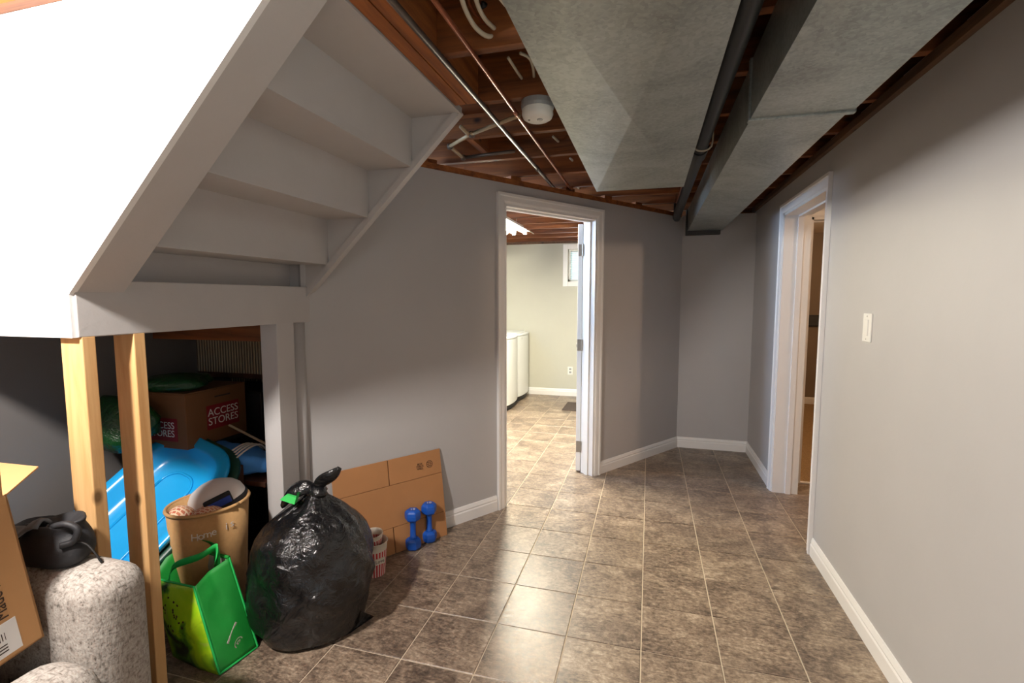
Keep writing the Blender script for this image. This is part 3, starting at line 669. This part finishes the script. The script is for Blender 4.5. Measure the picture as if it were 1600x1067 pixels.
fp.f = [(i * (g + 1) + j, (i + 1) * (g + 1) + j, (i + 1) * (g + 1) + j + 1, i * (g + 1) + j + 1) for i in range(g) for j in range(g)]
o = fp.build('flap', 'pouch_grey', t, smooth=True); sm = o.modifiers.new('s', 'SOLIDIFY'); sm.thickness = 0.008
MB().tube([pc + Vector(q) for q in ((0.03, -0.03, 0.112), (0.07, -0.02, 0.122), (0.098, -0.01, 0.105), (0.092, -0.02, 0.075), (0.075, -0.04, 0.07))], 0.009, 8, smooth=5).build('handle_loop', 'pouch_dark', t, smooth=True)
MB().tube([pc + Vector(q) for q in ((0.09, -0.015, 0.075), (0.112, 0.0, 0.06), (0.135, 0.005, 0.035), (0.15, 0.01, 0.008))], 0.003, 6, smooth=5).build('cord', 'cable_black', t, smooth=True)
MB().lathe([(0.02, 0.0), (0.07, 0.004), (0.08, 0.04), (0.065, 0.075), (0.03, 0.088)], 32, pc + Vector((-0.12, 0.02, 0)), lump(0.25, 10, 9, 1.1, 0.8)).build('side_pocket', 'pouch_dark', t, smooth=True)

# ------------------------------------------------------------------ black garbage bag
gc = Vector((-1.365, 1.70, 0))
t = thing('garbage_bag', 'full black plastic garbage bag knotted at the top beside green bag', 'garbage bag', gc)
prof = [(0.02, 0.0), (0.17, 0.002), (0.205, 0.02), (0.226, 0.08), (0.238, 0.15), (0.242, 0.22), (0.238, 0.29), (0.226, 0.355), (0.205, 0.41), (0.172, 0.455), (0.130, 0.49), (0.088, 0.52), (0.055, 0.545), (0.036, 0.57), (0.028, 0.59)]
pf = []
for i in range(len(prof) - 1):
    for kk in range(3):
        q = kk / 3; pf.append((prof[i][0] * (1 - q) + prof[i + 1][0] * q, prof[i][1] * (1 - q) + prof[i + 1][1] * q))
pf.append(prof[-1])
ca, sa = math.cos(R(33)), math.sin(R(33))
def gfn(p, a, v):
    z = p.z; top = max(0, (z - 0.30) / 0.29)
    d = 0.09 * noise.noise(p * 5.5) + 0.045 * noise.noise(p * 14 + Vector((3, 1, 7)))
    d += 0.10 * top * (abs(math.sin(5.5 * a + 1.5 * noise.noise(p * 4))) - 0.5)
    d += 0.03 * max(0, 1 - abs(z - 0.24) / 0.16) * math.sin(2 * a * 5 + z * 40)
    s = 1 + d
    q = Vector((p.x * s * 1.04, p.y * s * 0.95, z))
    q = Vector((q.x * ca - q.y * sa, q.x * sa + q.y * ca, z * (1 + 0.03 * math.sin(3 * a) * top)))
    return q + Vector((0.02 * top, 0.01 * top, 0))
MB().lathe(pf, 96, gc, gfn).build('body', 'bag_black', t, smooth=True)
kn = gc + Vector((0.022, 0.012, 0.585))
MB().lathe([(0.0, -0.03), (0.034, -0.02), (0.044, 0.0), (0.034, 0.02), (0.0, 0.03)], 24, kn, lump(0.5, 30, 2, 1.1, 0.9)).build('knot', 'bag_black', t, smooth=True)
MB().tube([kn, kn + Vector((0.03, 0.0, 0.045)), kn + Vector((0.075, 0.01, 0.075)), kn + Vector((0.105, 0.02, 0.105))], lambda v: 0.012 + 0.02 * math.sin(math.pi * min(1, v * 1.05)), 12, smooth=6, flatz=0.5).build('tail', 'bag_black', t, smooth=True)
MB().tube([kn, kn + Vector((-0.04, -0.02, 0.02)), kn + Vector((-0.10, -0.03, -0.01)), kn + Vector((-0.15, -0.03, -0.07))], lambda v: 0.014 + 0.022 * math.sin(math.pi * v), 12, smooth=6, flatz=0.5).build('tail', 'bag_black', t, smooth=True)
tg = kn + Vector((-0.075, -0.070, -0.012))
MB().add([tg + Vector(q) for q in ((-0.05, 0.0, -0.012), (0.032, -0.012, -0.018), (0.045, -0.008, 0.032), (0.035, -0.003, 0.008), (-0.02, 0.006, 0.012), (-0.05, 0.012, -0.008), (0.032, 0.008, -0.012), (0.045, 0.006, 0.032), (0.035, 0.012, 0.008), (-0.02, 0.016, 0.012))],
         [(0, 1, 2, 3, 4), (5, 9, 8, 7, 6), (0, 5, 6, 1), (1, 6, 7, 2), (2, 7, 8, 3), (3, 8, 9, 4), (4, 9, 5, 0)]).build('tag', 'tag_green', t)
o = MB().add([gc + Vector(q) for q in ((0.05, -0.16, 0.10), (0.20, 0.0, 0.10), (0.23, 0.10, 0.004), (0.19, -0.02, 0.002), (0.10, -0.14, 0.002))], [(0, 1, 2, 3, 4)]).build('skirt', 'bag_black', t)
o.modifiers.new('s', 'SOLIDIFY').thickness = 0.006

# ------------------------------------------------------------------ green shopping bag
def grid(fn, n, mth, name, mat, parent, thick=0.003, smooth=True):
    m = MB(); m.v = [fn(i / n, j / mth) for i in range(n + 1) for j in range(mth + 1)]
    m.f = [(i * (mth + 1) + j, (i + 1) * (mth + 1) + j, (i + 1) * (mth + 1) + j + 1, i * (mth + 1) + j + 1) for i in range(n) for j in range(mth)]
    o = m.build(name, mat, parent, smooth=smooth)
    if thick: o.modifiers.new('s', 'SOLIDIFY').thickness = thick
    return o
b0 = px(343, 1054, Z=0.004); b1 = px(402, 1010, Z=0.004)          # gusset base, near and far corner
bl_ = b0 + Vector((-0.255, 0.03, 0)); blf = b1 + Vector((-0.25, 0.0, 0))
g0 = px(303, 918, Y=b0.y + 0.02); g1 = px(358, 871, Y=b1.y)        # gusset top corners
l0 = Vector((g0.x - 0.235, g0.y + 0.02, g0.z - 0.01)); l1 = Vector((g1.x - 0.26, g1.y - 0.01, g1.z + 0.03))
gb = thing('shopping_bag', 'bright green reusable shopping bag with kiwi print on the floor', 'bag', (b0 + blf) / 2)
def quadpatch(A, B, C, D, bulge, nrm, seed, crease=0.0):
    nrm = Vector(nrm)
    def fn(u, v):
        p = (A.lerp(B, u)).lerp(D.lerp(C, u), v)
        e = math.sin(math.pi * u) * math.sin(math.pi * min(1, v * 0.9 + 0.05))
        return p + nrm * (bulge * e + 0.012 * e * noise.noise(p * 14 + Vector((seed, 0, 0))) - crease * (1 - abs(2 * u - 1)) * v)
    return fn
grid(quadpatch(b0, b1, g1, g0, 0.012, (1, 0, 0), 1, 0.02), 14, 18, 'gusset', 'bag_green', gb)
grid(quadpatch(bl_, b0, g0, l0, 0.035, (0, -1, 0), 2), 18, 18, 'front_panel', 'kiwi_print', gb)
grid(quadpatch(blf, b1, g1, l1, 0.0, (0, 1, 0), 3), 10, 12, 'back_panel', 'lining_grey', gb)
grid(quadpatch(bl_, blf, l1, l0, 0.0, (-1, 0, 0), 4), 8, 12, 'gusset', 'bag_green', gb)
grid(quadpatch(bl_, b0, b1, blf, 0.0, (0, 0, -1), 5), 4, 4, 'base', 'bag_green', gb)
for a, b in ((b0, g0), (b1, g1), (b0, b1), (g0, l0)):
    MB().tube([a + Vector((0.002, -0.001, 0.003)), a.lerp(b, 0.5) + Vector((0.003, -0.003, 0.003)), b], 0.0042, 6).build('piping', 'bag_green_trim', gb)
MB().tube([l1 + Vector((0, 0, 0.0)), l1.lerp(g1, 0.5) + Vector((0, 0, -0.004)), g1], 0.007, 8).build('rim_band', 'bag_green', gb)
def strap(name, pts, w, mat):
    P = [Vector(p) for p in pts]
    m = MB(); Q = []
    for i in range(len(P) - 1):
        a, b, c_, d = P[max(i - 1, 0)], P[i], P[i + 1], P[min(i + 2, len(P) - 1)]
        for kk in range(6):
            s_ = kk / 6; Q.append(0.5 * ((2 * b) + (c_ - a) * s_ + (2 * a - 5 * b + 4 * c_ - d) * s_ * s_ + (3 * b - a - 3 * c_ + d) * s_ ** 3))
    Q.append(P[-1])
    wv = Vector(w)
    for q in Q: m.v += [q - wv / 2, q + wv / 2]
    m.f = [(2 * i, 2 * i + 1, 2 * i + 3, 2 * i + 2) for i in range(len(Q) - 1)]
    o = m.build(name, mat, gb, smooth=True); o.modifiers.new('s', 'SOLIDIFY').thickness = 0.003
f0 = g0.lerp(l0, 0.12); f1 = g0.lerp(l0, 0.62)
strap('handle', [f1 + Vector((0, 0, -0.02)), f1 + Vector((0.01, 0.02, 0.05)), f0 + Vector((-0.01, 0.06, 0.085)), g1 + Vector((-0.03, -0.03, 0.055)), g1 + Vector((-0.012, -0.05, 0.01))], (0.012, 0.0, 0.032), 'bag_green_trim')
h0 = l1.lerp(g1, 0.35); h1 = l1.lerp(g1, 0.78)
strap('handle', [h0 + Vector((0, -0.006, -0.16)), h0 + Vector((0, -0.006, 0.02)), h0.lerp(h1, 0.5) + Vector((0, -0.02, 0.055)), h1 + Vector((0, -0.008, 0.03)), h1 + Vector((0, -0.006, -0.10))], (0.03, 0, 0), 'bag_green')
# kiwi seeds, recycling mark on the gusset
fn = quadpatch(bl_, b0, g0, l0, 0.035, (0, -1, 0), 2)
for i in range(22):
    u, v = random.uniform(0.25, 0.75), random.uniform(0.45, 0.93)
    p = fn(u, v) + Vector((0, -0.0022, 0))
    MB().lathe([(0.0, -0.007), (0.0045, -0.003), (0.005, 0.002), (0, 0.008)], 8).xf(Matrix.Translation(p) @ Matrix.Rotation(random.uniform(-0.8, 0.8), 4, 'Y') @ Matrix.Scale(0.3, 4, (0, 1, 0))).build('seed_print', 'ink', gb)
fn = quadpatch(b0, b1, g1, g0, 0.012, (1, 0, 0), 1, 0.02)
def onface(u, v): return fn(u, v) + Vector((0.003, 0, 0))
A_, B_ = onface(0.34, 0.24), onface(0.66, 0.38)
ax = (B_ - A_).normalized(); nx = Vector((1, 0, 0)); nx = (nx - ax * nx.dot(ax)).normalized(); ay = nx.cross(ax)
for s_ in (-0.006, 0.006):
    MB().add([A_ + ay * (s_ - 0.0045), B_ + ay * (s_ - 0.0045), B_ + ay * (s_ + 0.0045), A_ + ay * (s_ + 0.0045)] + [q + nx * 0.001 for q in (A_ + ay * (s_ - 0.0045), B_ + ay * (s_ - 0.0045), B_ + ay * (s_ + 0.0045), A_ + ay * (s_ + 0.0045))],
             [(0, 1, 2, 3), (4, 5, 6, 7), (0, 1, 5, 4), (1, 2, 6, 5), (2, 3, 7, 6), (3, 0, 4, 7)]).build('printed_strip', 'ink_white', gb)
cc = onface(0.56, 0.19) + Vector((0.001, 0, 0)); MF = frame(cc, (0, 1, 0), (0, 0, 1))
m = MB(); n = 28
m.v = [MF @ Vector((r * math.cos(2 * math.pi * i / n), r * math.sin(2 * math.pi * i / n), 0.001)) for r in (0.016, 0.020) for i in range(n)]
m.f = [(i, (i + 1) % n, n + (i + 1) % n, n + i) for i in range(n)]; m.build('printed_ring', 'ink_white', gb)
for i in range(3):
    m = MB(); a = 2 * math.pi * i / 3
    tri = [(-0.006, 0.003), (0.004, 0.003), (0.004, 0.0005), (0.009, 0.0055), (0.004, 0.0105), (0.004, 0.008), (-0.006, 0.008)]
    m.add([MF @ (Matrix.Rotation(a, 4, 'Z') @ Vector((x, y, 0.001))) for x, y in tri], [list(range(7))]); m.build('printed_arrow', 'ink_white', gb)

# ------------------------------------------------------------------ leaning cardboard, dumbbells, popcorn buckets
cb = thing('flattened_carton', 'flattened brown cardboard carton leaning on the slanted wall', 'cardboard', MD @ Vector((-0.85, 0.06, 0)))
ang = math.atan2(0.075, 0.50)
MC = MD @ Matrix.Translation((0, 0.086, 0.001)) @ Matrix.Rotation(ang, 4, 'X')       # along, proud, up the sheet
hC = 0.512
for nm, (a, b, c_, d) in {'flap': (-1.15, -0.842, 0.372, hC), 'flap.1': (-0.836, -0.505, 0.372, hC), 'panel': (-1.15, -0.505, 0.142, 0.370), 'flap.2': (-1.15, -0.842, 0.0, 0.140), 'flap.3': (-0.836, -0.505, 0.0, 0.140)}.items():
    MB().box(a, b, -0.005, 0.0 if nm != 'panel' else 0.0006, c_, d).xf(MC).build(nm.split('.')[0], 'cardboard_brown', cb, bev=0.0012, seg=1)
MB().box(-1.148, -0.508, -0.010, -0.0052, 0.002, hC - 0.003).xf(MC).build('back_sheet', 'cardboard_edge', cb)
XD = MC.to_3x3() @ Vector((1, 0, 0)); ZDv = MC.to_3x3() @ Vector((0, 0, 1))
q = MC @ Vector((-0.645, 0.0016, 0.435))
text('print', 'BOX\nSTACK\nWELL', 0.016, frame(q, XD, ZDv), 'ink', cb)
q = MC @ Vector((-0.583, 0.0014, 0.437)); MF = frame(q, XD, ZDv); n = 28
for r0, r1 in ((0.0185, 0.021), (0.009, 0.0105)):
    m = MB(); m.v = [MF @ Vector((r * math.cos(2 * math.pi * i / n), r * math.sin(2 * math.pi * i / n), 0.0)) for r in (r0, r1) for i in range(n)]
    m.f = [(i, (i + 1) % n, n + (i + 1) % n, n + i) for i in range(n)]; m.build('printed_ring', 'ink', cb)
for zz in (-0.011, 0.0, 0.011): MB().box(-0.016, 0.016, zz - 0.001, zz + 0.001, -0.0002, 0.0002).xf(MF).build('printed_bar', 'ink', cb)

def dumbbell(c, rz, label):
    t = thing('dumbbell', label, 'dumbbell', c, 'blue dumbbells'); c = Vector(c)
    def head(z0, z1, nm):
        pr = [(0.030, z0), (0.044, z0 + 0.012), (0.046, (z0 + z1) / 2), (0.044, z1 - 0.012), (0.030, z1)]
        return MB().lathe(pr, 6).xf(Matrix.Translation(c) @ Matrix.Rotation(rz, 4, 'Z')).build(nm, 'vinyl_blue', t, bev=0.004, seg=2)
    head(0, 0.066, 'head'); hd = head(0.164, 0.230, 'head')
    MB().lathe([(0.026, 0.062), (0.0165, 0.076), (0.0155, 0.115), (0.0165, 0.154), (0.026, 0.168)], 20, c).build('grip', 'vinyl_blue', t, smooth=True)
    v = (Vector((0, 0, 0)) - c); v.z = 0; v.normalize()
    text('weight_number', '10', 0.030, frame(c + Vector((0, 0, 0.2305)), (-v.y, v.x, 0), v * -1), 'ink_white', hd)
da = px(645, 862, Z=0); db = px(668, 850, Z=0)
dumbbell((da.x - 0.012, da.y + 0.030, 0), 0.3, 'blue hexagonal dumbbell standing upright, next to the striped bucket')
dumbbell((db.x - 0.004, db.y + 0.034, 0), 0.7, 'blue hexagonal dumbbell standing upright, farther from the striped bucket')

def bucket(c, r0, r1, h, label, name, tilt=None):
    M = Matrix.Translation(c) @ (tilt or Matrix())
    t = thing(name, label, 'bucket', c)
    w = MB().lathe([(r0 - 0.003, 0.004), (r0, 0), (r0 + (r1 - r0) * 0.78, h * 0.78)], 40, cap0=True, cap1=False); o = w.build('striped_wall', 'bucket_stripes', t, world=False); o.modifiers.new('s', 'SOLIDIFY').thickness = 0.002
    rm = MB().lathe([(r0 + (r1 - r0) * 0.775, h * 0.775), (r1, h), (r1 + 0.004, h + 0.002), (r1 + 0.003, h + 0.006), (r1 - 0.003, h + 0.004), (r0 + 0.002, h * 0.3), (r0, 0.006), (0, 0.006)], 40, cap0=False, cap1=False); p = rm.build('rim', 'bucket_cream', t, world=False, smooth=True)
    if tilt:
        for q_ in (o, p): q_.rotation_euler = tilt.to_euler()
    return t
bc = px(586, 898, Z=0); bc = Vector((bc.x - 0.01, bc.y + 0.018, 0))
t = bucket(bc, 0.050, 0.0635, 0.168, 'red and white striped popcorn bucket on the floor by the garbage bag', 'popcorn_bucket')
va = math.atan2(-bc.y, -bc.x) + 0.42
lp = bc + Vector((math.cos(va), math.sin(va), 0)) * 0.0585 + Vector((0, 0, 0.085))
ML2 = frame(lp, (-math.sin(va), math.cos(va), 0), (0, 0, 1))
MB().box(-0.026, 0.026, -0.015, 0.015, -0.003, 0.0012).xf(ML2).build('label', 'bucket_cream', t)
text('lettering', 'Love', 0.024, ML2 @ Matrix.Translation((0, 0, 0.0016)), 'ink', t)
bucket(bc + Vector((-0.012, 0.014, 0.118)), 0.040, 0.048, 0.085, 'smaller popcorn bucket nested inside the striped bucket', 'popcorn_bucket', Matrix.Rotation(R(6), 4, 'X'))

# ------------------------------------------------------------------ closet: tubs
def tub(name, mat, label, k, dn):
    BRp, BLp, TRp = Vector((-1.90, 1.35, 0.33)), Vector((-2.45, 1.40, 0.47)), Vector((-2.05, 1.75, 0.68))
    a = (BLp - BRp).normalized(); b = TRp - BRp; b = (b - a * b.dot(a)).normalized(); nn = b.cross(a)
    if nn.dot(Vector((0, 0, CAMH)) - BRp) < 0: nn = -nn
    o = BRp - nn * dn
    LA, b0_, b1_ = 0.492, -0.395, 0.56
    t = thing(name, label, 'tub', (-2.1, 1.3, 0.3))
    def ring(ins, rad, d):
        pts = []; x0, x1, y0, y1 = ins - k, LA - ins + k, b0_ + ins - k, b1_ - ins + k
        for (cx_, cy_, a0) in ((x1 - rad, y1 - rad, 0), (x0 + rad, y1 - rad, 90), (x0 + rad, y0 + rad, 180), (x1 - rad, y0 + rad, 270)):
            for i in range(9):
                an = R(a0 + i * 11.25); pts.append(o + a * (cx_ + rad * math.cos(an)) + b * (cy_ + rad * math.sin(an)) + nn * d)
        return pts
    rs = [ring(0.0, 0.17, -0.014), ring(0.0, 0.17, 0.0), ring(0.006, 0.165, 0.006), ring(0.045, 0.14, 0.004), ring(0.055, 0.13, -0.012), ring(0.085, 0.11, -0.045), ring(0.10, 0.10, -0.06)]
    N = 36; m = MB(); m.v = [p for r_ in rs for p in r_]
    m.f = [(j * N + i, j * N + (i + 1) % N, (j + 1) * N + (i + 1) % N, (j + 1) * N + i) for j in range(len(rs) - 1) for i in range(N)] + [[(len(rs) - 1) * N + i for i in range(N)]]
    ob = m.build('shell', mat, t, smooth=True); ob.modifiers.new('s', 'SOLIDIFY').thickness = 0.004
    e = ring(0.16, 0.07, -0.0585)
    MB().tube(e + [e[0]], 0.006, 6).build('rib', mat, t, smooth=True)
    if k == 0:
        for (u, v) in ((0.03, 0.42), (0.03, 0.24), (0.10, 0.53)):
            p = o + a * u + b * v + nn * 0.005
            MB().tube([p - nn * 0.004, p + nn * 0.003], 0.009, 12).build('stud', mat, t)
    return t
tub('plastic_tub', 'tub_blue', 'bright blue plastic tub tilted behind the bare studs', 0, 0)
tub('plastic_tub', 'tub_green', 'dark green plastic tub nested behind the blue tub', 0.022, 0.035)

# basket with clothes and cap
kc = Vector((-1.80, 1.60, 0))
t = thing('felt_basket', 'tan felt basket with pale lettering standing behind the green bag', 'basket', kc)
rk = px(325, 822, Y=kc.y - 0.18).z
def oval(p, a, v): return Vector((p.x * 1.02, p.y * 0.93, p.z + 0.012 * math.cos(a - 0.4) * v))
o = MB().lathe([(0.0, 0.003), (0.12, 0.003), (0.13, 0.03), (0.145, rk * 0.6), (0.158, rk)], 48, kc, oval, cap0=False, cap1=False).build('wall', 'felt_tan', t, smooth=True)
sd = o.modifiers.new('s', 'SOLIDIFY'); sd.thickness = 0.008
MB().tube([kc + oval(Vector((0.158 * math.cos(a), 0.158 * math.sin(a), rk)), a, 1) for a in [2 * math.pi * i / 48 for i in range(49)]], 0.007, 8).build('rim', 'felt_tan', t, smooth=True)
va = math.atan2(-kc.y, -kc.x)
for i, ch in enumerate('Home is'):
    a = va + (i - 3.0) * 0.150 + 0.05
    zz = rk - 0.075 + (0.012 * (i - 3) * 0.4)
    rr_ = 0.158 - 0.02 * (rk - zz) / (rk * 0.4) * 0.65
    p = kc + oval(Vector((rr_ * math.cos(a), rr_ * math.sin(a), 0)), a, 0) + Vector((0.003 * math.cos(a), 0.003 * math.sin(a), zz))
    if ch != ' ': text('letter', ch, 0.042, frame(p, (-math.sin(a), math.cos(a), 0), (0, 0, 1)), 'ink_white', t)
def cloth(name, c, r, mat, label, seed, sx=1, sy=1, h=0.8):
    pr = [(0.02, -r * h * 0.7)] + [(r * math.cos(math.pi * (i / 8 - 0.5)), r * h * math.sin(math.pi * (i / 8 - 0.5))) for i in range(1, 8)] + [(0.005, r * h)]
    ob = MB().lathe(pr, 28, c, lump(0.45, 16, seed, sx, sy)).at(name, mat, c, smooth=True)
    return tag(ob, label, 'clothing')
cloth('folded_cloth', kc + Vector((-0.06, -0.07, rk - 0.035)), 0.052, 'plaid', 'crumpled peach checked cloth at the front of the basket', 1, 1.2, 0.9)
cloth('folded_cloth', kc + Vector((0.055, -0.06, rk - 0.035)), 0.056, 'plaid', 'rolled checked cloth under the cap in the basket', 5, 1.25, 0.9)
cloth('folded_cloth', kc + Vector((-0.10, -0.03, rk - 0.05)), 0.036, 'cloth_red', 'dark red cloth at the basket edge', 8)
cp = Vector((kc.x - 0.005, kc.y + 0.055, rk - 0.022))
t = thing('baseball_cap', 'white cap with blue badge and black band lying on the basket', 'cap', cp)
dome = [(0.112, -0.01), (0.110, 0.018), (0.104, 0.044), (0.086, 0.069), (0.055, 0.085), (0.02, 0.091), (0.0, 0.092)]
MC2 = Matrix.Translation(cp) @ Matrix.Rotation(R(14), 4, 'X') @ Matrix.Rotation(R(-12), 4, 'Y')
MB().lathe(dome, 36, (0, 0, 0), lump(0.08, 12, 4, 1.12, 0.95), cap0=False, cap1=False).xf(MC2).build('crown', 'cap_white', t, smooth=True)
MB().lathe([(0.116, -0.022), (0.118, 0.0), (0.115, 0.016), (0.110, 0.016)], 36, (0, 0, 0), lump(0.03, 12, 4, 1.12, 0.95), cap0=False, cap1=False).xf(MC2).build('band', 'cap_black', t, smooth=True)
bd_ = MC2 @ Matrix.Rotation(math.atan2(-kc.y, -kc.x) + 0.12, 4, 'Z')
MB().box(0.100, 0.121, -0.052, 0.052, 0.008, 0.062).xf(bd_).build('badge', 'cap_black', t, bev=0.006)
MB().box(0.118, 0.1245, -0.040, 0.046, 0.016, 0.046).xf(bd_).build('badge_stripe', 'cap_blue', t, bev=0.004)

# stool with the blue cloth bag
t = thing('wooden_stool', 'dark wooden stool frame behind the basket carrying the blue bag', 'stool', (-1.93, 1.88, 0))
pl = px(307, 716, Y=1.80); pr_ = px(371, 727, Y=1.80)
xa, xb_ = pl.x, pr_.x
for x, y, z in ((xa, 1.80, pl.z), (xb_, 1.80, pr_.z), (xa, 1.97, 0.55), (xb_ + 0.06, 1.97, 0.55)):
    MB().box(x - 0.019, x + 0.019, y - 0.016, y + 0.016, 0, z).build('leg', 'dark_wood', t, bev=0.003)
MB().box(xa - 0.02, -1.705, 1.817, 2.0, 0.52, 0.545).build('seat', 'dark_wood', t, bev=0.004)
for z in (0.20, 0.40): MB().box(xa, xb_, 1.795, 1.805, z, z + 0.03).build('rail', 'dark_wood', t)
bb = Vector(((px(305, 700, Y=1.88).x + px(428, 745, Y=1.88).x) / 2, 1.90, 0.546))
t = thing('cloth_bag', 'light blue fabric bag tied with white cord on the stool', 'bag', bb)
MB().box(-0.20, 0.20, -0.075, 0.075, 0, 0.10).v
m = MB(); nx_, ny_ = 22, 16
for i in range(nx_ + 1):
    for j in range(ny_):
        u = i / nx_; a = 2 * math.pi * j / ny_
        w = 0.30 + 0.70 * math.sin(math.pi * min(1, max(0, u * 0.94 + 0.03))) ** 0.45
        ca_, sa_ = math.cos(a), math.sin(a)
        p = Vector((-0.215 + 0.43 * u, 0.085 * w * (abs(ca_) ** 0.6) * (1 if ca_ > 0 else -1), 0.058 + 0.056 * w * (abs(sa_) ** 0.6) * (1 if sa_ > 0 else -1)))
        p += Vector((0, 1, 1)) * 0.012 * noise.noise(p * 16)
        m.v.append(bb + p + Vector((0, -0.02 + 0.02 * u, 0.035 * (1 - u))))
m.f = [(i * ny_ + j, i * ny_ + (j + 1) % ny_, (i + 1) * ny_ + (j + 1) % ny_, (i + 1) * ny_ + j) for i in range(nx_) for j in range(ny_)] + [list(range(ny_)), [nx_ * ny_ + j for j in range(ny_)]]
m.build('body', 'cloth_blue', t, smooth=True)
for i in range(4):
    x = 0.035 + 0.022 * i
    MB().tube([bb + Vector(q_) for q_ in ((x - 0.07, -0.095, 0.015), (x - 0.03, -0.105, 0.08), (x + 0.01, -0.05, 0.135), (x + 0.02, 0.02, 0.142), (x + 0.015, 0.07, 0.10))], 0.0045, 8, smooth=5).build('cord', 'cord_white', t, smooth=True)
MB().tube([bb + Vector(q_) for q_ in ((-0.205, -0.02, 0.14), (-0.225, -0.08, 0.10), (-0.17, -0.115, 0.055), (-0.08, -0.115, 0.03), (0.0, -0.11, 0.03))], 0.0045, 8, smooth=6).build('cord', 'cord_white', t, smooth=True)

# storage carton on a dark crate, green sack, black tower, stick
bx0, bx1, by0, by1 = -2.40, -2.06, 1.74, 2.09
zt_ = px(298, 612, X=bx1).z; zb_ = px(298, 702, X=bx1).z
t = thing('storage_crate', 'dark plastic crate stacked under the labelled carton', 'crate', (-2.25, 1.93, 0))
MB().box(bx0, bx1 - 0.03, by0 + 0.06, by1, 0.0, zb_ - 0.025).build('body', 'black_plastic', t, bev=0.01)
MB().box(bx0 - 0.01, bx1 - 0.02, by0 + 0.05, by1 + 0.01, zb_ - 0.03, zb_).build('lid', 'dark_grey', t, bev=0.006)
t = thing('storage_carton', 'brown storage carton with red printed label deep in the closet', 'box', (-2.23, 1.91, zb_))
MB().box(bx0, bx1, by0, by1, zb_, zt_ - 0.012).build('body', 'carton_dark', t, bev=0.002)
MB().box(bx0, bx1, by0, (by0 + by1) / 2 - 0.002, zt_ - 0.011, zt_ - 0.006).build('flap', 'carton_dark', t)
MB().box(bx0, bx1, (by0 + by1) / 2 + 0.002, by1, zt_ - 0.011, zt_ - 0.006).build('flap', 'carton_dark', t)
q0 = px(323, 650, X=bx1); q1 = px(373, 640, X=bx1)
zc0, zc1 = px(340, 668, X=bx1).z, px(355, 627, X=bx1).z
lb = MB().box(bx1 - 0.001, bx1 + 0.001, q0.y, q1.y, zc0, zc1).build('label', 'label_dark_red', t)
text('lettering', 'ACCESS\nSTORES', 0.052, frame((bx1 + 0.0016, (q0.y + q1.y) / 2, (zc0 + zc1) / 2), (0, 1, 0), (0, 0, 1)), 'ink_white', lb)
MB().box(bx1 - 0.001, bx1 + 0.0008, q0.y + 0.05, q1.y - 0.05, zc1 + 0.035, zc1 + 0.042).build('print_line', 'ink', t)
lb = MB().box(bx1 - 0.25, bx1 - 0.055, by0 - 0.001, by0 + 0.001, zc0 - 0.03, zc1 - 0.04).build('label', 'label_dark_red', t)
text('lettering', 'ACCESS\nSTORES', 0.046, frame((bx1 - 0.152, by0 - 0.0016, (zc0 + zc1) / 2 - 0.035), (1, 0, 0), (0, 0, 1)), 'ink_white', lb)
sc = Vector((-2.30, 1.60, 0.80))
def sackfn(p, a, v): return lump(0.5, 8, 12, 1.15, 0.75)(p, a, v)
o = MB().lathe([(0.02, -0.10), (0.10, -0.09), (0.14, -0.03), (0.14, 0.04), (0.11, 0.09), (0.06, 0.125), (0.02, 0.135)], 40, sc + Vector((0, 0.02, 0.02)), sackfn)
o.lathe([(0.02, -0.035), (0.10, -0.03), (0.15, 0.0), (0.12, 0.03), (0.03, 0.045)], 36, Vector((-2.22, 1.82, zt_ + 0.025)), lump(0.3, 9, 20, 1.15, 1.0))
tag(o.at('plastic_sack', 'bag_dark_green', (-2.28, 1.6, 0.70), smooth=True), 'crumpled dark green plastic sack draped over the labelled carton', 'bag')
t = thing('black_tower', 'black electronic tower standing dark behind the labelled carton', 'tower', (-2.08, 2.26, 0))
MB().box(-2.36, -1.985, 2.12, 2.40, 0, 0.90).build('case', 'black_plastic', t, bev=0.008)
MB().box(-1.986, -1.978, 2.14, 2.38, 0.05, 0.86).build('front_panel', 'abs_black', t, bev=0.003)
MB().lathe([(0.004, 0), (0.003, 0.003), (0, 0.003)], 10).xf(Matrix.Translation((-1.978, 2.165, 0.74)) @ Matrix.Rotation(R(90), 4, 'Y')).build('indicator', 'led', t)
s0, s1 = px(358, 664, X=-2.02), px(440, 706, X=-1.72)
tag(MB().tube([s0, s1, s1 + (s1 - s0) * 0.15], 0.006, 8).at('wooden_stick', 'stick_wood', s1), 'thin pale stick slanting in front of the labelled carton', 'stick')
